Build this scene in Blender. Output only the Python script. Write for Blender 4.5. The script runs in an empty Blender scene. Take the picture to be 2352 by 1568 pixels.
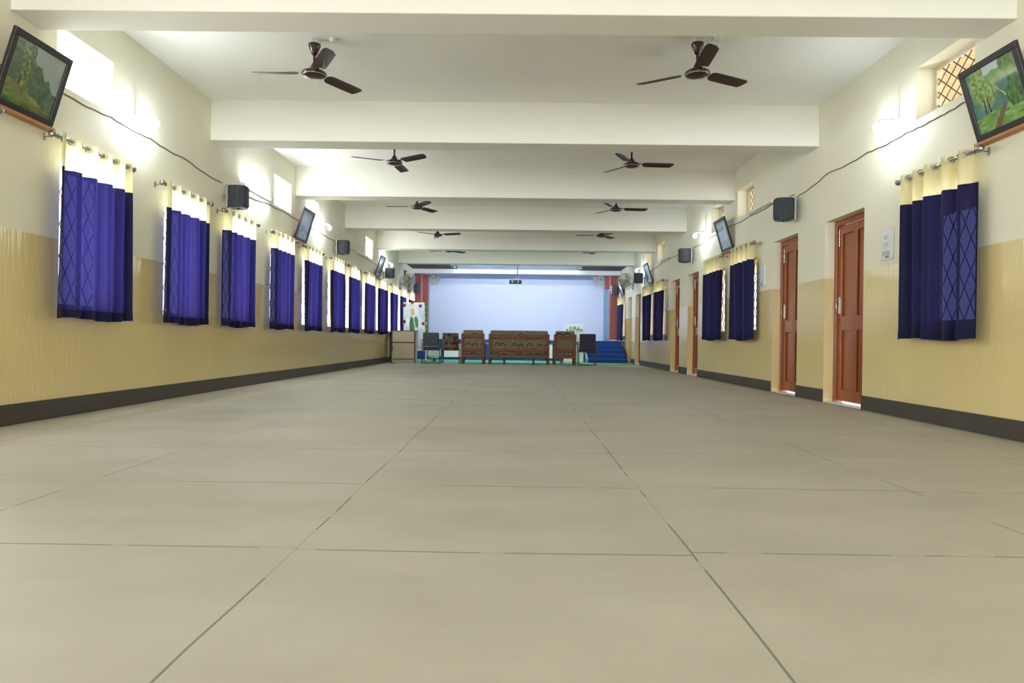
import bpy, math, random
from mathutils import Vector, Matrix
C = bpy.context.scene.collection
PI = math.pi
R = math.radians
sc = bpy.context.scene

# ------------------------------------------------------------------ camera
cam_d = bpy.data.cameras.new('camera'); cam = bpy.data.objects.new('camera', cam_d); C.objects.link(cam)
cam_d.sensor_width = 36; cam_d.lens = 36 * 1600 / 2352; cam_d.clip_start = .05; cam_d.clip_end = 200
H = .67
yaw, pitch, roll = R(.4824), R(-.0675), R(.7299)
fw = Vector((-math.sin(yaw) * math.cos(pitch), math.cos(yaw) * math.cos(pitch), math.sin(pitch)))
r0 = Vector((math.cos(yaw), math.sin(yaw), 0)); u0 = r0.cross(fw)
rr = math.cos(roll) * r0 + math.sin(roll) * u0; uu = -math.sin(roll) * r0 + math.cos(roll) * u0
m = Matrix((rr, uu, -fw)).transposed().to_4x4(); m.translation = Vector((0, 0, H))
cam.matrix_world = m
sc.camera = cam

# ------------------------------------------------------------------ world, light, exposure
w = bpy.data.worlds.new('daylight'); sc.world = w; w.use_nodes = True
bg = w.node_tree.nodes['Background']; bg.inputs[0].default_value = (.93, .97, 1, 1); bg.inputs[1].default_value = 3.2
sc.view_settings.view_transform = 'Standard'; sc.view_settings.look = 'None'
sc.view_settings.exposure = 1.30; sc.view_settings.gamma = 1; sc.view_settings.use_curve_mapping = False
sc.cycles.max_bounces = 10; sc.cycles.diffuse_bounces = 8; sc.cycles.transparent_max_bounces = 12
sc.cycles.sample_clamp_indirect = 6; sc.cycles.use_denoising = True
sc.cycles.caustics_reflective = False; sc.cycles.caustics_refractive = False

def area(name, loc, direction, sx, sy, power, col=(1, 1, 1)):
    d = bpy.data.lights.new(name, 'AREA'); d.shape = 'RECTANGLE'; d.size = sx; d.size_y = sy
    d.energy = power; d.color = col
    o = bpy.data.objects.new(name, d); C.objects.link(o); o.location = loc
    o.rotation_euler = Vector(direction).to_track_quat('-Z', 'Y').to_euler()
    return o
XL, XR = -3.74, 3.578           # wall faces
CZ, BZ = 3.53, 3.04             # ceiling, beam underside
TW = .23                        # wall thickness
L_WIN = [5.43, 7.10, 8.58, 10.25, 11.80, 13.43, 14.86, 16.46, 18.05, 19.80, 21.40, 23.10]
R_WIN = [5.34, 10.36, 11.96, 16.72, 18.30, 23.20]
VENTS = [(5.58, 6.36), (10.58, 11.38), (12.15, 12.95), (16.95, 17.77), (18.58, 19.40)]
VENTS_R = [(5.53, 6.34), (10.68, 11.46), (12.24, 13.0), (17.15, 18.0), (18.72, 19.51)]
DOORS = [(7.26, 8.18), (8.97, 9.85), (13.88, 14.75), (15.50, 16.38), (20.42, 21.32), (22.02, 22.80)]
# daylight outside the left windows and vents
for y in L_WIN:
    area('window_daylight', (XL - .75, y + .5, 1.5), (1, 0, 0), 1.3, 1.7, 80, (.92, .96, 1))
L_BACK = [3.80, .55, -2.7, -5.9]         # window bays of the hall behind the camera
for y in L_BACK:
    area('window_daylight', (XL - .75, y + .5, 1.5), (1, 0, 0), 1.3, 1.7, 9, (.92, .96, 1))
for a, b in VENTS + [(-1.0, -.2), (-2.6, -1.8), (-7.5, -6.7)]:
    area('vent_daylight', (XL - .55, (a + b) / 2, 3.0), (1, 0, -.1), 1.0, .8, 26, (1, 1, 1))
# fill light added in an unseen rear opening, behind the camera
area('rear_fill', (-.1, -9.9, 1.5), (0, 1, 0.1), 5.4, 2.6, 330, (.95, .97, 1))

# ------------------------------------------------------------------ materials
def mat(name, col=(.5, .5, .5), rough=.6, metal=0, spec=.5, bump=None, noise=None, emit=None, coat=0):
    mm = bpy.data.materials.new(name); mm.use_nodes = True
    nt = mm.node_tree; b = nt.nodes['Principled BSDF']
    b.inputs['Base Color'].default_value = (*col, 1); b.inputs['Roughness'].default_value = rough
    b.inputs['Metallic'].default_value = metal; b.inputs['Specular IOR Level'].default_value = spec
    b.inputs['Coat Weight'].default_value = coat
    if emit: b.inputs['Emission Color'].default_value = (*emit[0], 1); b.inputs['Emission Strength'].default_value = emit[1]
    tc = nt.nodes.new('ShaderNodeTexCoord')
    if noise:   # (scale, amount)
        n = nt.nodes.new('ShaderNodeTexNoise'); n.inputs['Scale'].default_value = noise[0]; n.inputs['Detail'].default_value = 5
        nt.links.new(tc.outputs['Object'], n.inputs['Vector'])
        mx = nt.nodes.new('ShaderNodeMix'); mx.data_type = 'RGBA'
        mx.inputs[6].default_value = (*[c * (1 - noise[1]) for c in col], 1); mx.inputs[7].default_value = (*[min(1, c * (1 + noise[1])) for c in col], 1)
        nt.links.new(n.outputs['Fac'], mx.inputs[0]); nt.links.new(mx.outputs[2], b.inputs['Base Color'])
    if bump:
        n2 = nt.nodes.new('ShaderNodeTexNoise'); n2.inputs['Scale'].default_value = bump[0]; n2.inputs['Detail'].default_value = 4
        nt.links.new(tc.outputs['Object'], n2.inputs['Vector'])
        bp = nt.nodes.new('ShaderNodeBump'); bp.inputs['Strength'].default_value = bump[1]; bp.inputs['Distance'].default_value = .01
        nt.links.new(n2.outputs['Fac'], bp.inputs['Height']); nt.links.new(bp.outputs[0], b.inputs['Normal'])
    return mm
def N(nt, t, **k):
    n = nt.nodes.new(t)
    for a, v in k.items(): setattr(n, a, v)
    return n
def mathn(nt, op, a, b=None, c=None):
    n = nt.nodes.new('ShaderNodeMath'); n.operation = op
    for i, v in enumerate((a, b, c)):
        if v is None: continue
        if isinstance(v, (int, float)): n.inputs[i].default_value = v
        else: nt.links.new(v, n.inputs[i])
    return n.outputs[0]
def mixc(nt, f, a, b):
    n = nt.nodes.new('ShaderNodeMix'); n.data_type = 'RGBA'
    for i, v in ((0, f), (6, a), (7, b)):
        if isinstance(v, tuple): n.inputs[i].default_value = (*v, 1)
        elif isinstance(v, (int, float)): n.inputs[i].default_value = v
        else: nt.links.new(v, n.inputs[i])
    return n.outputs[2]

CREAM = (.81, .79, .655); YELLOW = (.73, .60, .30)
def wall_mat():
    mm = mat('painted_wall'); nt = mm.node_tree; b = nt.nodes['Principled BSDF']
    g = N(nt, 'ShaderNodeNewGeometry'); s = N(nt, 'ShaderNodeSeparateXYZ'); nt.links.new(g.outputs['Position'], s.inputs[0])
    up = mathn(nt, 'GREATER_THAN', s.outputs[2], 1.445)
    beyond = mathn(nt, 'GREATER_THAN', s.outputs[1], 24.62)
    n1 = N(nt, 'ShaderNodeTexNoise'); n1.inputs['Scale'].default_value = .9; n1.inputs['Detail'].default_value = 6
    nt.links.new(g.outputs['Position'], n1.inputs['Vector'])
    lo = mixc(nt, n1.outputs['Fac'], tuple(c * .9 for c in YELLOW), tuple(c * 1.08 for c in YELLOW))
    hi = mixc(nt, n1.outputs['Fac'], tuple(c * .96 for c in CREAM), tuple(min(1, c * 1.03) for c in CREAM))
    col = mixc(nt, up, lo, hi)
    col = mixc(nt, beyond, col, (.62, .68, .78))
    nt.links.new(col, b.inputs['Base Color'])
    # enamel below, distemper above
    mp = N(nt, 'ShaderNodeMapping'); mp.inputs['Scale'].default_value = (9, 9, 1.3); nt.links.new(g.outputs['Position'], mp.inputs[0])
    n2 = N(nt, 'ShaderNodeTexNoise'); n2.inputs['Scale'].default_value = 3; n2.inputs['Detail'].default_value = 3; nt.links.new(mp.outputs[0], n2.inputs['Vector'])
    bp = N(nt, 'ShaderNodeBump'); bp.inputs['Distance'].default_value = .006
    nt.links.new(mathn(nt, 'MULTIPLY_ADD', up, -.35, .45), bp.inputs['Strength'])
    nt.links.new(n2.outputs['Fac'], bp.inputs['Height']); nt.links.new(bp.outputs[0], b.inputs['Normal'])
    nt.links.new(mathn(nt, 'MULTIPLY_ADD', up, .55, .13), b.inputs['Roughness'])
    nt.links.new(mathn(nt, 'MULTIPLY_ADD', up, -.45, .8), b.inputs['Specular IOR Level'])
    return mm
def floor_mat():
    mm = mat('floor_sheet', rough=.55, spec=.3); nt = mm.node_tree; b = nt.nodes['Principled BSDF']
    g = N(nt, 'ShaderNodeNewGeometry'); s = N(nt, 'ShaderNodeSeparateXYZ')
    # slight waviness of the seams
    nw = N(nt, 'ShaderNodeTexNoise'); nw.inputs['Scale'].default_value = .8; nt.links.new(g.outputs['Position'], nw.inputs['Vector'])
    nt.links.new(g.outputs['Position'], s.inputs[0])
    wob = mathn(nt, 'MULTIPLY_ADD', nw.outputs['Fac'], .04, -.02)
    x = mathn(nt, 'ADD', s.outputs[0], wob); y = mathn(nt, 'ADD', s.outputs[1], wob)
    def line(v, off, period, wd):
        t = mathn(nt, 'PINGPONG', mathn(nt, 'SUBTRACT', v, off), period / 2)
        return mathn(nt, 'LESS_THAN', t, wd)
    lx = line(x, .56, 1.26, .0035)
    rowid = mathn(nt, 'FLOOR', mathn(nt, 'DIVIDE', mathn(nt, 'SUBTRACT', x, .56), 1.26))
    sh = mathn(nt, 'MULTIPLY', mathn(nt, 'FRACT', mathn(nt, 'MULTIPLY', rowid, .37)), .05)
    ly = line(mathn(nt, 'ADD', y, sh), 2.23, 1.0, .0045)
    br = N(nt, 'ShaderNodeTexNoise'); br.inputs['Scale'].default_value = 2.3; nt.links.new(g.outputs['Position'], br.inputs['Vector'])
    ln = mathn(nt, 'MULTIPLY', mathn(nt, 'MAXIMUM', lx, ly), mathn(nt, 'MULTIPLY_ADD', mathn(nt, 'GREATER_THAN', br.outputs['Fac'], .46), .6, .25))
    n1 = N(nt, 'ShaderNodeTexNoise'); n1.inputs['Scale'].default_value = 1.1; n1.inputs['Detail'].default_value = 8; n1.inputs['Roughness'].default_value = .6
    mp = N(nt, 'ShaderNodeMapping'); mp.inputs['Scale'].default_value = (.8, 1.5, 1); nt.links.new(g.outputs['Position'], mp.inputs[0]); nt.links.new(mp.outputs[0], n1.inputs['Vector'])
    rp = N(nt, 'ShaderNodeValToRGB'); nt.links.new(n1.outputs['Fac'], rp.inputs[0])
    e = rp.color_ramp.elements; e[0].position = .3; e[0].color = (.385, .363, .305, 1); e[1].position = .72; e[1].color = (.485, .462, .405, 1)
    sp = N(nt, 'ShaderNodeTexVoronoi'); sp.inputs['Scale'].default_value = 1.7; nt.links.new(g.outputs['Position'], sp.inputs['Vector'])
    dot = mathn(nt, 'LESS_THAN', sp.outputs['Distance'], .012)
    n3 = N(nt, 'ShaderNodeTexNoise'); n3.inputs['Scale'].default_value = 260; nt.links.new(g.outputs['Position'], n3.inputs['Vector'])
    base = mixc(nt, mathn(nt, 'MULTIPLY', n3.outputs['Fac'], .12), rp.outputs[0], (.25, .23, .17))
    c1 = mixc(nt, ln, base, (.13, .14, .10)); c2 = mixc(nt, dot, c1, (.07, .05, .04))
    nt.links.new(c2, b.inputs['Base Color'])
    bp = N(nt, 'ShaderNodeBump'); bp.inputs['Strength'].default_value = .25; bp.inputs['Distance'].default_value = .01
    nt.links.new(n1.outputs['Fac'], bp.inputs['Height']); nt.links.new(bp.outputs[0], b.inputs['Normal'])
    return mm
def cloth_mat(name, col, trans, f_tr=.5, clear=0.0, rough=.9, clear_col=None):
    mm = bpy.data.materials.new(name); mm.use_nodes = True; nt = mm.node_tree; nt.nodes.clear()
    out = N(nt, 'ShaderNodeOutputMaterial'); d = N(nt, 'ShaderNodeBsdfPrincipled'); t = N(nt, 'ShaderNodeBsdfTranslucent'); tp = N(nt, 'ShaderNodeBsdfTransparent')
    d.inputs['Base Color'].default_value = (*col, 1); d.inputs['Roughness'].default_value = rough; d.inputs['Specular IOR Level'].default_value = .25
    d.inputs['Sheen Weight'].default_value = .15
    t.inputs[0].default_value = (*trans, 1); tp.inputs[0].default_value = (*(clear_col or trans), 1)
    wv = N(nt, 'ShaderNodeTexNoise'); wv.inputs['Scale'].default_value = 180
    tc = N(nt, 'ShaderNodeTexCoord'); nt.links.new(tc.outputs['Object'], wv.inputs['Vector'])
    bp = N(nt, 'ShaderNodeBump'); bp.inputs['Strength'].default_value = .2; bp.inputs['Distance'].default_value = .003
    nt.links.new(wv.outputs['Fac'], bp.inputs['Height']); nt.links.new(bp.outputs[0], d.inputs['Normal'])
    m1 = N(nt, 'ShaderNodeMixShader'); m1.inputs[0].default_value = f_tr; nt.links.new(d.outputs[0], m1.inputs[1]); nt.links.new(t.outputs[0], m1.inputs[2])
    m2 = N(nt, 'ShaderNodeMixShader'); m2.inputs[0].default_value = clear; nt.links.new(m1.outputs[0], m2.inputs[1]); nt.links.new(tp.outputs[0], m2.inputs[2])
    nt.links.new(m2.outputs[0], out.inputs[0]); return mm
def glass_mat():
    mm = bpy.data.materials.new('window_glass'); mm.use_nodes = True; nt = mm.node_tree; nt.nodes.clear()
    out = N(nt, 'ShaderNodeOutputMaterial'); g = N(nt, 'ShaderNodeBsdfGlossy'); tp = N(nt, 'ShaderNodeBsdfTransparent')
    g.inputs['Roughness'].default_value = .03; tp.inputs[0].default_value = (.96, .98, .97, 1)
    fr = N(nt, 'ShaderNodeLayerWeight'); fr.inputs[0].default_value = .3
    mx = N(nt, 'ShaderNodeMixShader'); nt.links.new(mathn(nt, 'MULTIPLY', mathn(nt, 'POWER', fr.outputs['Facing'], 3), .35), mx.inputs[0]); nt.links.new(tp.outputs[0], mx.inputs[1]); nt.links.new(g.outputs[0], mx.inputs[2])
    nt.links.new(mx.outputs[0], out.inputs[0]); return mm
def swirl_mat(name, scale=7, seed=0.):
    mm = mat(name, rough=.85, spec=.2); nt = mm.node_tree; b = nt.nodes['Principled BSDF']
    tc = N(nt, 'ShaderNodeTexCoord'); mp = N(nt, 'ShaderNodeMapping'); mp.inputs['Location'].default_value = (seed, 0, seed * .7); mp.inputs['Scale'].default_value = (1, 1, 1)
    nt.links.new(tc.outputs['Object'], mp.inputs[0])
    s0_ = N(nt, 'ShaderNodeSeparateXYZ'); nt.links.new(mp.outputs[0], s0_.inputs[0])
    cb = N(nt, 'ShaderNodeCombineXYZ'); nt.links.new(s0_.outputs[0], cb.inputs[0]); nt.links.new(s0_.outputs[2], cb.inputs[1])
    v = N(nt, 'ShaderNodeTexVoronoi'); v.voronoi_dimensions = '2D'; v.inputs['Scale'].default_value = scale; v.inputs['Randomness'].default_value = .5; nt.links.new(cb.outputs[0], v.inputs['Vector'])
    rings = mathn(nt, 'SINE', mathn(nt, 'MULTIPLY', v.outputs['Distance'], 27))
    near = mathn(nt, 'LESS_THAN', v.outputs['Distance'], .42)
    sx = N(nt, 'ShaderNodeSeparateXYZ'); nt.links.new(v.outputs['Position'], sx.inputs[0])
    s2 = N(nt, 'ShaderNodeSeparateXYZ'); nt.links.new(mp.outputs[0], s2.inputs[0])
    half = mathn(nt, 'GREATER_THAN', mathn(nt, 'SUBTRACT', s2.outputs[2], sx.outputs[1]), -.01)
    dk = mathn(nt, 'MULTIPLY', mathn(nt, 'MULTIPLY', mathn(nt, 'GREATER_THAN', rings, .25), near), half)
    lt = mathn(nt, 'MULTIPLY', mathn(nt, 'LESS_THAN', rings, -.75), mathn(nt, 'LESS_THAN', v.outputs['Distance'], .2))
    n = N(nt, 'ShaderNodeTexNoise'); n.inputs['Scale'].default_value = 9; nt.links.new(tc.outputs['Object'], n.inputs['Vector'])
    base = mixc(nt, n.outputs['Fac'], (.15, .125, .08), (.24, .20, .135))
    c = mixc(nt, mathn(nt, 'MULTIPLY', dk, .95), base, (.015, .009, .006)); c = mixc(nt, mathn(nt, 'MULTIPLY', lt, .8), c, (.45, .40, .28))
    nt.links.new(c, b.inputs['Base Color']); return mm
def checker_mat(name, cols, scale, kind='patch'):
    mm = mat(name, rough=.85, spec=.2); nt = mm.node_tree; b = nt.nodes['Principled BSDF']
    tc = N(nt, 'ShaderNodeTexCoord')
    if kind == 'patch':
        mp = N(nt, 'ShaderNodeMapping'); mp.inputs['Scale'].default_value = (scale, .001, scale); nt.links.new(tc.outputs['Object'], mp.inputs[0])
        sn = N(nt, 'ShaderNodeVectorMath', operation='FLOOR'); nt.links.new(mp.outputs[0], sn.inputs[0])
        wn = N(nt, 'ShaderNodeTexWhiteNoise', noise_dimensions='3D'); nt.links.new(sn.outputs[0], wn.inputs['Vector'])
        rp = N(nt, 'ShaderNodeValToRGB'); rp.color_ramp.interpolation = 'CONSTANT'; nt.links.new(wn.outputs['Value'], rp.inputs[0])
        e = rp.color_ramp.elements
        while len(e) < len(cols): e.new(.5)
        for i, c in enumerate(cols): e[i].position = i / len(cols); e[i].color = (*c, 1)
        nt.links.new(rp.outputs[0], b.inputs['Base Color'])
    else:
        s = N(nt, 'ShaderNodeSeparateXYZ'); nt.links.new(tc.outputs['Object'], s.inputs[0])
        a = mathn(nt, 'LESS_THAN', mathn(nt, 'PINGPONG', s.outputs[0], scale / 2), scale * .09)
        d = mathn(nt, 'LESS_THAN', mathn(nt, 'PINGPONG', s.outputs[2], scale / 2), scale * .09)
        nt.links.new(mixc(nt, mathn(nt, 'MAXIMUM', a, d), cols[0], cols[1]), b.inputs['Base Color'])
    return mm
def vcol_mat(name, rough=.4, coat=0.):
    mm = mat(name, rough=rough, coat=coat); nt = mm.node_tree; a = N(nt, 'ShaderNodeVertexColor'); a.layer_name = 'paint'
    nt.links.new(a.outputs[0], nt.nodes['Principled BSDF'].inputs['Base Color']); return mm
def roof_mat():
    mm = mat('veranda_sheet', rough=.7); nt = mm.node_tree; b = nt.nodes['Principled BSDF']
    g = N(nt, 'ShaderNodeNewGeometry'); n = N(nt, 'ShaderNodeTexNoise'); n.inputs['Scale'].default_value = 7; n.inputs['Detail'].default_value = 6
    nt.links.new(g.outputs['Position'], n.inputs['Vector'])
    nt.links.new(mixc(nt, n.outputs['Fac'], (.36, .27, .16), (.82, .72, .55)), b.inputs['Base Color']); return mm

M = dict(
    wall=wall_mat(), floor=floor_mat(),
    ceil=mat('whitewash', (.84, .845, .83), .85, noise=(1.5, .02), bump=(30, .1)),
    beam=mat('beam_paint', (.79, .785, .73), .75, noise=(1.2, .02), bump=(12, .15)),
    base=mat('skirting_stone', (.055, .046, .04), .45, noise=(4, .25), bump=(25, .2)),
    green=mat('green_mat', (.06, .26, .13), .9, noise=(20, .2)),
    blue=mat('blue_carpet', (.012, .055, .24), .95, noise=(30, .15), bump=(90, .4)),
    white=mat('white_laminate', (.80, .82, .80), .35),
    stagewall=mat('stage_wall_paint', (.60, .66, .76), .7, noise=(.6, .02)),
    stageceil=mat('stage_ceiling_paint', (.46, .50, .56), .8),
    trimw=mat('lintel_white', (.80, .78, .80), .6),
    dark=mat('dark_ceiling_board', (.035, .04, .05), .6, noise=(3, .2)),
    foil=mat('silver_foil', (.84, .90, .90), .4, .1, bump=(6, .9), noise=(5, .15)),
    granite=mat('red_granite', (.20, .04, .03), .35, noise=(22, .55)),
    teal=mat('teal_strip', (.16, .28, .36), .5), black=mat('black_plastic', (.018, .02, .024), .45, bump=(60, .2)),
    speaker=mat('speaker_shell', (.022, .03, .042), .42, bump=(80, .15)), grille=mat('speaker_mesh', (.03, .036, .05), .5, bump=(300, .6)),
    chrome=mat('chrome', (.62, .60, .60), .22, 1), steel=mat('steel', (.35, .33, .32), .35, 1),
    brown=mat('fan_enamel', (.040, .010, .008), .22, coat=.3), blade=mat('blade_enamel', (.026, .010, .009), .4, coat=.12),
    door=mat('door_paint', (.30, .078, .022), .3, spec=.45, noise=(2.2, .12), bump=(9, .15)),
    frame=mat('black_frame', (.022, .016, .018), .4), ledge=mat('ledge_wood', (.42, .17, .05), .5, noise=(20, .2)),
    wood=mat('teak', (.17, .050, .016), .5, spec=.3, noise=(14, .3)), woodd=mat('dark_teak', (.10, .028, .012), .4, noise=(14, .3)),
    cream=cloth_mat('cream_header_cloth', (.78, .75, .58), (1, .93, .56), .60, .10),
    navy=cloth_mat('royal_blue_cloth', (.010, .010, .056), (.008, .006, .050), .36, .036, .7, (.13, .14, .42)),
    glass=glass_mat(), wframe=mat('window_frame_paint', (.66, .60, .46), .5), grill=mat('grille_iron', (.16, .09, .05), .6),
    wire=mat('wire_brown', (.16, .08, .06), .6), pvc=mat('white_pvc', (.72, .74, .72), .4), copper=mat('lead_wire', (.5, .25, .1), .5),
    lamp=mat('lit_bulb', (1, 1, 1), .5, emit=((.86, .95, 1), 98)), tube=mat('lit_tube', (1, 1, 1), .5, emit=((.88, .96, 1), 80)),
    beam_fill=mat('beam_fill_glow', (1, 1, 1), .5, emit=((.88, .95, 1), 250)),
    stage_fill=mat('stage_fill_glow', (1, 1, 1), .5, emit=((.80, .88, 1), 136)),
    board=mat('switch_plate', (.74, .78, .82), .35), key=mat('switch_key', (.55, .56, .56), .4), keyd=mat('switch_socket', (.2, .2, .2), .5),
    swirl=swirl_mat('swirl_upholstery', 4.3), swirl2=swirl_mat('swirl_upholstery_large', 3.2, 3.1),
    grey=mat('grey_fabric', (.060, .072, .095), .9, bump=(200, .4)), piping=mat('pale_piping', (.30, .32, .34), .6),
    plaid=checker_mat('plaid_fabric', ((.035, .035, .055), (.075, .07, .10)), .05, 'plaid'),
    patch=checker_mat('patchwork_fabric', ((.075, .032, .022), (.15, .115, .085), (.10, .075, .055), (.045, .02, .014), (.13, .10, .07)), 13),
    tubeleg=mat('leg_tube', (.05, .055, .05), .35, .6), lam=mat('almond_laminate', (.36, .31, .215), .5, noise=(6, .06)), edge=mat('walnut_edge', (.085, .03, .016), .5),
    veranda=roof_mat(), fanpale=mat('wall_fan_plastic', (.34, .33, .28), .4), textg=mat('green_lettering', (.02, .28, .20), .5),
    sketch=mat('grey_drawing', (.42, .50, .52), .6), rose=mat('rose_petals', (.30, .008, .02), .7), leaf=mat('leaf_green', (.03, .18, .05), .7),
    paint=vcol_mat('oil_painting', .2, .6), poster=vcol_mat('printed_flex', .45), cordb=mat('shadow_panel', (.03, .03, .028), .8),
)

# ------------------------------------------------------------------ mesh helpers
class MB:
    def __init__(s): s.v = []; s.f = []; s.sm = []
    def add(s, vs, fs, smooth=False):
        o = len(s.v); s.v += [tuple(v) for v in vs]; s.f += [tuple(i + o for i in f) for f in fs]; s.sm += [smooth] * len(fs); return s
    def box(s, x0, x1, y0, y1, z0, z1):
        if x0 > x1: x0, x1 = x1, x0
        if y0 > y1: y0, y1 = y1, y0
        vs = [(x, y, z) for z in (z0, z1) for y in (y0, y1) for x in (x0, x1)]
        return s.add(vs, [(0, 2, 3, 1), (4, 5, 7, 6), (0, 1, 5, 4), (2, 6, 7, 3), (0, 4, 6, 2), (1, 3, 7, 5)])
    def prism(s, poly, axis, a, b):      # closed polygon (2D) extruded along axis from a to b
        n = len(poly)
        def P(q, t): return {'x': (t, q[0], q[1]), 'y': (q[0], t, q[1]), 'z': (q[0], q[1], t)}[axis]
        vs = [P(q, a) for q in poly] + [P(q, b) for q in poly]
        fs = [tuple(range(n))[::-1], tuple(range(n, 2 * n))] + [(i, (i + 1) % n, n + (i + 1) % n, n + i) for i in range(n)]
        return s.add(vs, fs)
    def tube(s, pts, r, n=8, cap=True):
        pts = [Vector(p) for p in pts]; rs = r if isinstance(r, (list, tuple)) else [r] * len(pts)
        vs = []; up = None
        for i, p in enumerate(pts):
            t = (pts[min(i + 1, len(pts) - 1)] - pts[max(i - 1, 0)]).normalized()
            if up is None: up = Vector((0, 0, 1)) if abs(t.z) < .9 else Vector((1, 0, 0))
            a = t.cross(up).normalized(); b = a.cross(t).normalized(); up = b
            for k in range(n):
                an = 2 * PI * k / n; vs.append(p + rs[i] * (a * math.cos(an) + b * math.sin(an)))
        fs = [(i * n + k, i * n + (k + 1) % n, (i + 1) * n + (k + 1) % n, (i + 1) * n + k) for i in range(len(pts) - 1) for k in range(n)]
        s.add(vs, fs, True)
        if cap: s.add(vs[:n], [tuple(range(n))[::-1]]); s.add(vs[-n:], [tuple(range(n))])
        return s
    def lathe(s, prof, n=24, c=(0, 0, 0), axis='z', smooth=True):     # prof: (radius, height)
        vs = []
        for rr_, h in prof:
            for k in range(n):
                an = 2 * PI * k / n; a, b = rr_ * math.cos(an), rr_ * math.sin(an)
                p = {'z': (a, b, h), 'x': (h, a, b), 'y': (a, h, b)}[axis]
                vs.append((p[0] + c[0], p[1] + c[1], p[2] + c[2]))
        fs = [(i * n + k, i * n + (k + 1) % n, (i + 1) * n + (k + 1) % n, (i + 1) * n + k) for i in range(len(prof) - 1) for k in range(n)]
        return s.add(vs, fs, smooth)
    def sphere(s, c, r, n=12, sq=(1, 1, 1)):
        prof = [(max(1e-4, math.sin(PI * i / n)) , -math.cos(PI * i / n)) for i in range(n + 1)]
        vs = []; m_ = n * 2
        for a, h in prof:
            for k in range(m_):
                an = 2 * PI * k / m_; vs.append((c[0] + r * sq[0] * a * math.cos(an), c[1] + r * sq[1] * a * math.sin(an), c[2] + r * sq[2] * h))
        return s.add(vs, [(i * m_ + k, i * m_ + (k + 1) % m_, (i + 1) * m_ + (k + 1) % m_, (i + 1) * m_ + k) for i in range(n) for k in range(m_)], True)
    def torus(s, c, R_, r, normal=(0, 0, 1), n=16, k=8):
        nv = Vector(normal).normalized(); a = nv.orthogonal().normalized(); b = nv.cross(a)
        vs = []
        for i in range(n):
            t = 2 * PI * i / n; d = a * math.cos(t) + b * math.sin(t)
            for j in range(k):
                q = 2 * PI * j / k; vs.append(Vector(c) + d * (R_ + r * math.cos(q)) + nv * r * math.sin(q))
        return s.add(vs, [(i * k + j, ((i + 1) % n) * k + j, ((i + 1) % n) * k + (j + 1) % k, i * k + (j + 1) % k) for i in range(n) for j in range(k)], True)
    def build(s, name, material, parent=None, bevel=0, seg=2, loc=(0, 0, 0)):
        me = bpy.data.meshes.new(name); me.from_pydata(s.v, [], s.f); me.polygons.foreach_set('use_smooth', s.sm)
        me.materials.append(material); me.validate(); me.update()
        o = bpy.data.objects.new(name, me); C.objects.link(o); o.location = loc
        if parent: o.parent = parent
        if bevel:
            md = o.modifiers.new('bevel', 'BEVEL'); md.width = bevel; md.segments = seg; md.limit_method = 'ANGLE'; md.angle_limit = R(50)
            md.harden_normals = False
        return o
def tag(o, label, cat, group=None, kind=None):
    if label: o['label'] = label
    if cat: o['category'] = cat
    if group: o['group'] = group
    if kind: o['kind'] = kind
    return o
def thing(name, label, cat, loc=(0, 0, 0), rz=0, group=None, kind=None):
    o = bpy.data.objects.new(name, None); C.objects.link(o); o.location = loc; o.rotation_euler = (0, 0, rz)
    o.empty_display_size = .1
    return tag(o, label, cat, group, kind)
def dup(root, loc, rz=0, label=None, group=None, sub=None):
    def cp(o, par):
        c = o.copy(); C.objects.link(c); c.parent = par
        for ch in list(o.children): cp(ch, c)
        return c
    r_ = cp(root, None); r_.location = loc; r_.rotation_euler = (0, 0, rz)
    if label: r_['label'] = label
    if group: r_['group'] = group
    return r_
ORD = ['nearest', 'second', 'third', 'fourth', 'fifth', 'sixth', 'seventh', 'eighth', 'ninth', 'tenth', 'eleventh', 'farthest']

# ------------------------------------------------------------------ room shell
def wall_with_holes(name, x_in, x_out, y0, y1, z1, holes, label):
    ys = sorted({y0, y1, *[h[0] for h in holes], *[h[1] for h in holes]}); zs = sorted({0, z1, *[h[2] for h in holes], *[h[3] for h in holes]})
    ys = [v for v in ys if y0 <= v <= y1]; zs = [v for v in zs if 0 <= v <= z1]
    def solid(i, j):
        if i < 0 or j < 0 or i >= len(ys) - 1 or j >= len(zs) - 1: return None
        cy, cz = (ys[i] + ys[i + 1]) / 2, (zs[j] + zs[j + 1]) / 2
        return not any(h[0] < cy < h[1] and h[2] < cz < h[3] for h in holes)
    b = MB()
    for i in range(len(ys) - 1):
        for j in range(len(zs) - 1):
            if not solid(i, j): continue
            a, c, d, e = ys[i], ys[i + 1], zs[j], zs[j + 1]
            for x in (x_in, x_out): b.add([(x, a, d), (x, c, d), (x, c, e), (x, a, e)], [(0, 1, 2, 3)])
            for (di, dj, q) in ((-1, 0, [(a, d), (a, e)]), (1, 0, [(c, d), (c, e)]), (0, -1, [(a, d), (c, d)]), (0, 1, [(a, e), (c, e)])):
                if solid(i + di, j + dj) is not True:
                    b.add([(x_in, *q[0]), (x_in, *q[1]), (x_out, *q[1]), (x_out, *q[0])], [(0, 1, 2, 3)])
    o = b.build(name, M['wall']); return tag(o, label, 'wall', kind='structure')
WW = .98
holesL = [(y + .20, y + WW, .90, 2.09) for y in L_WIN] + [(a, b, 2.70, 3.17) for a, b in VENTS + [(-1.0, -.2), (-2.6, -1.8), (-7.5, -6.7)]] + [(y + .20, y + WW, .90, 2.09) for y in L_BACK] + [(22.65, 23.5, 2.72, 2.95)]
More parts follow.
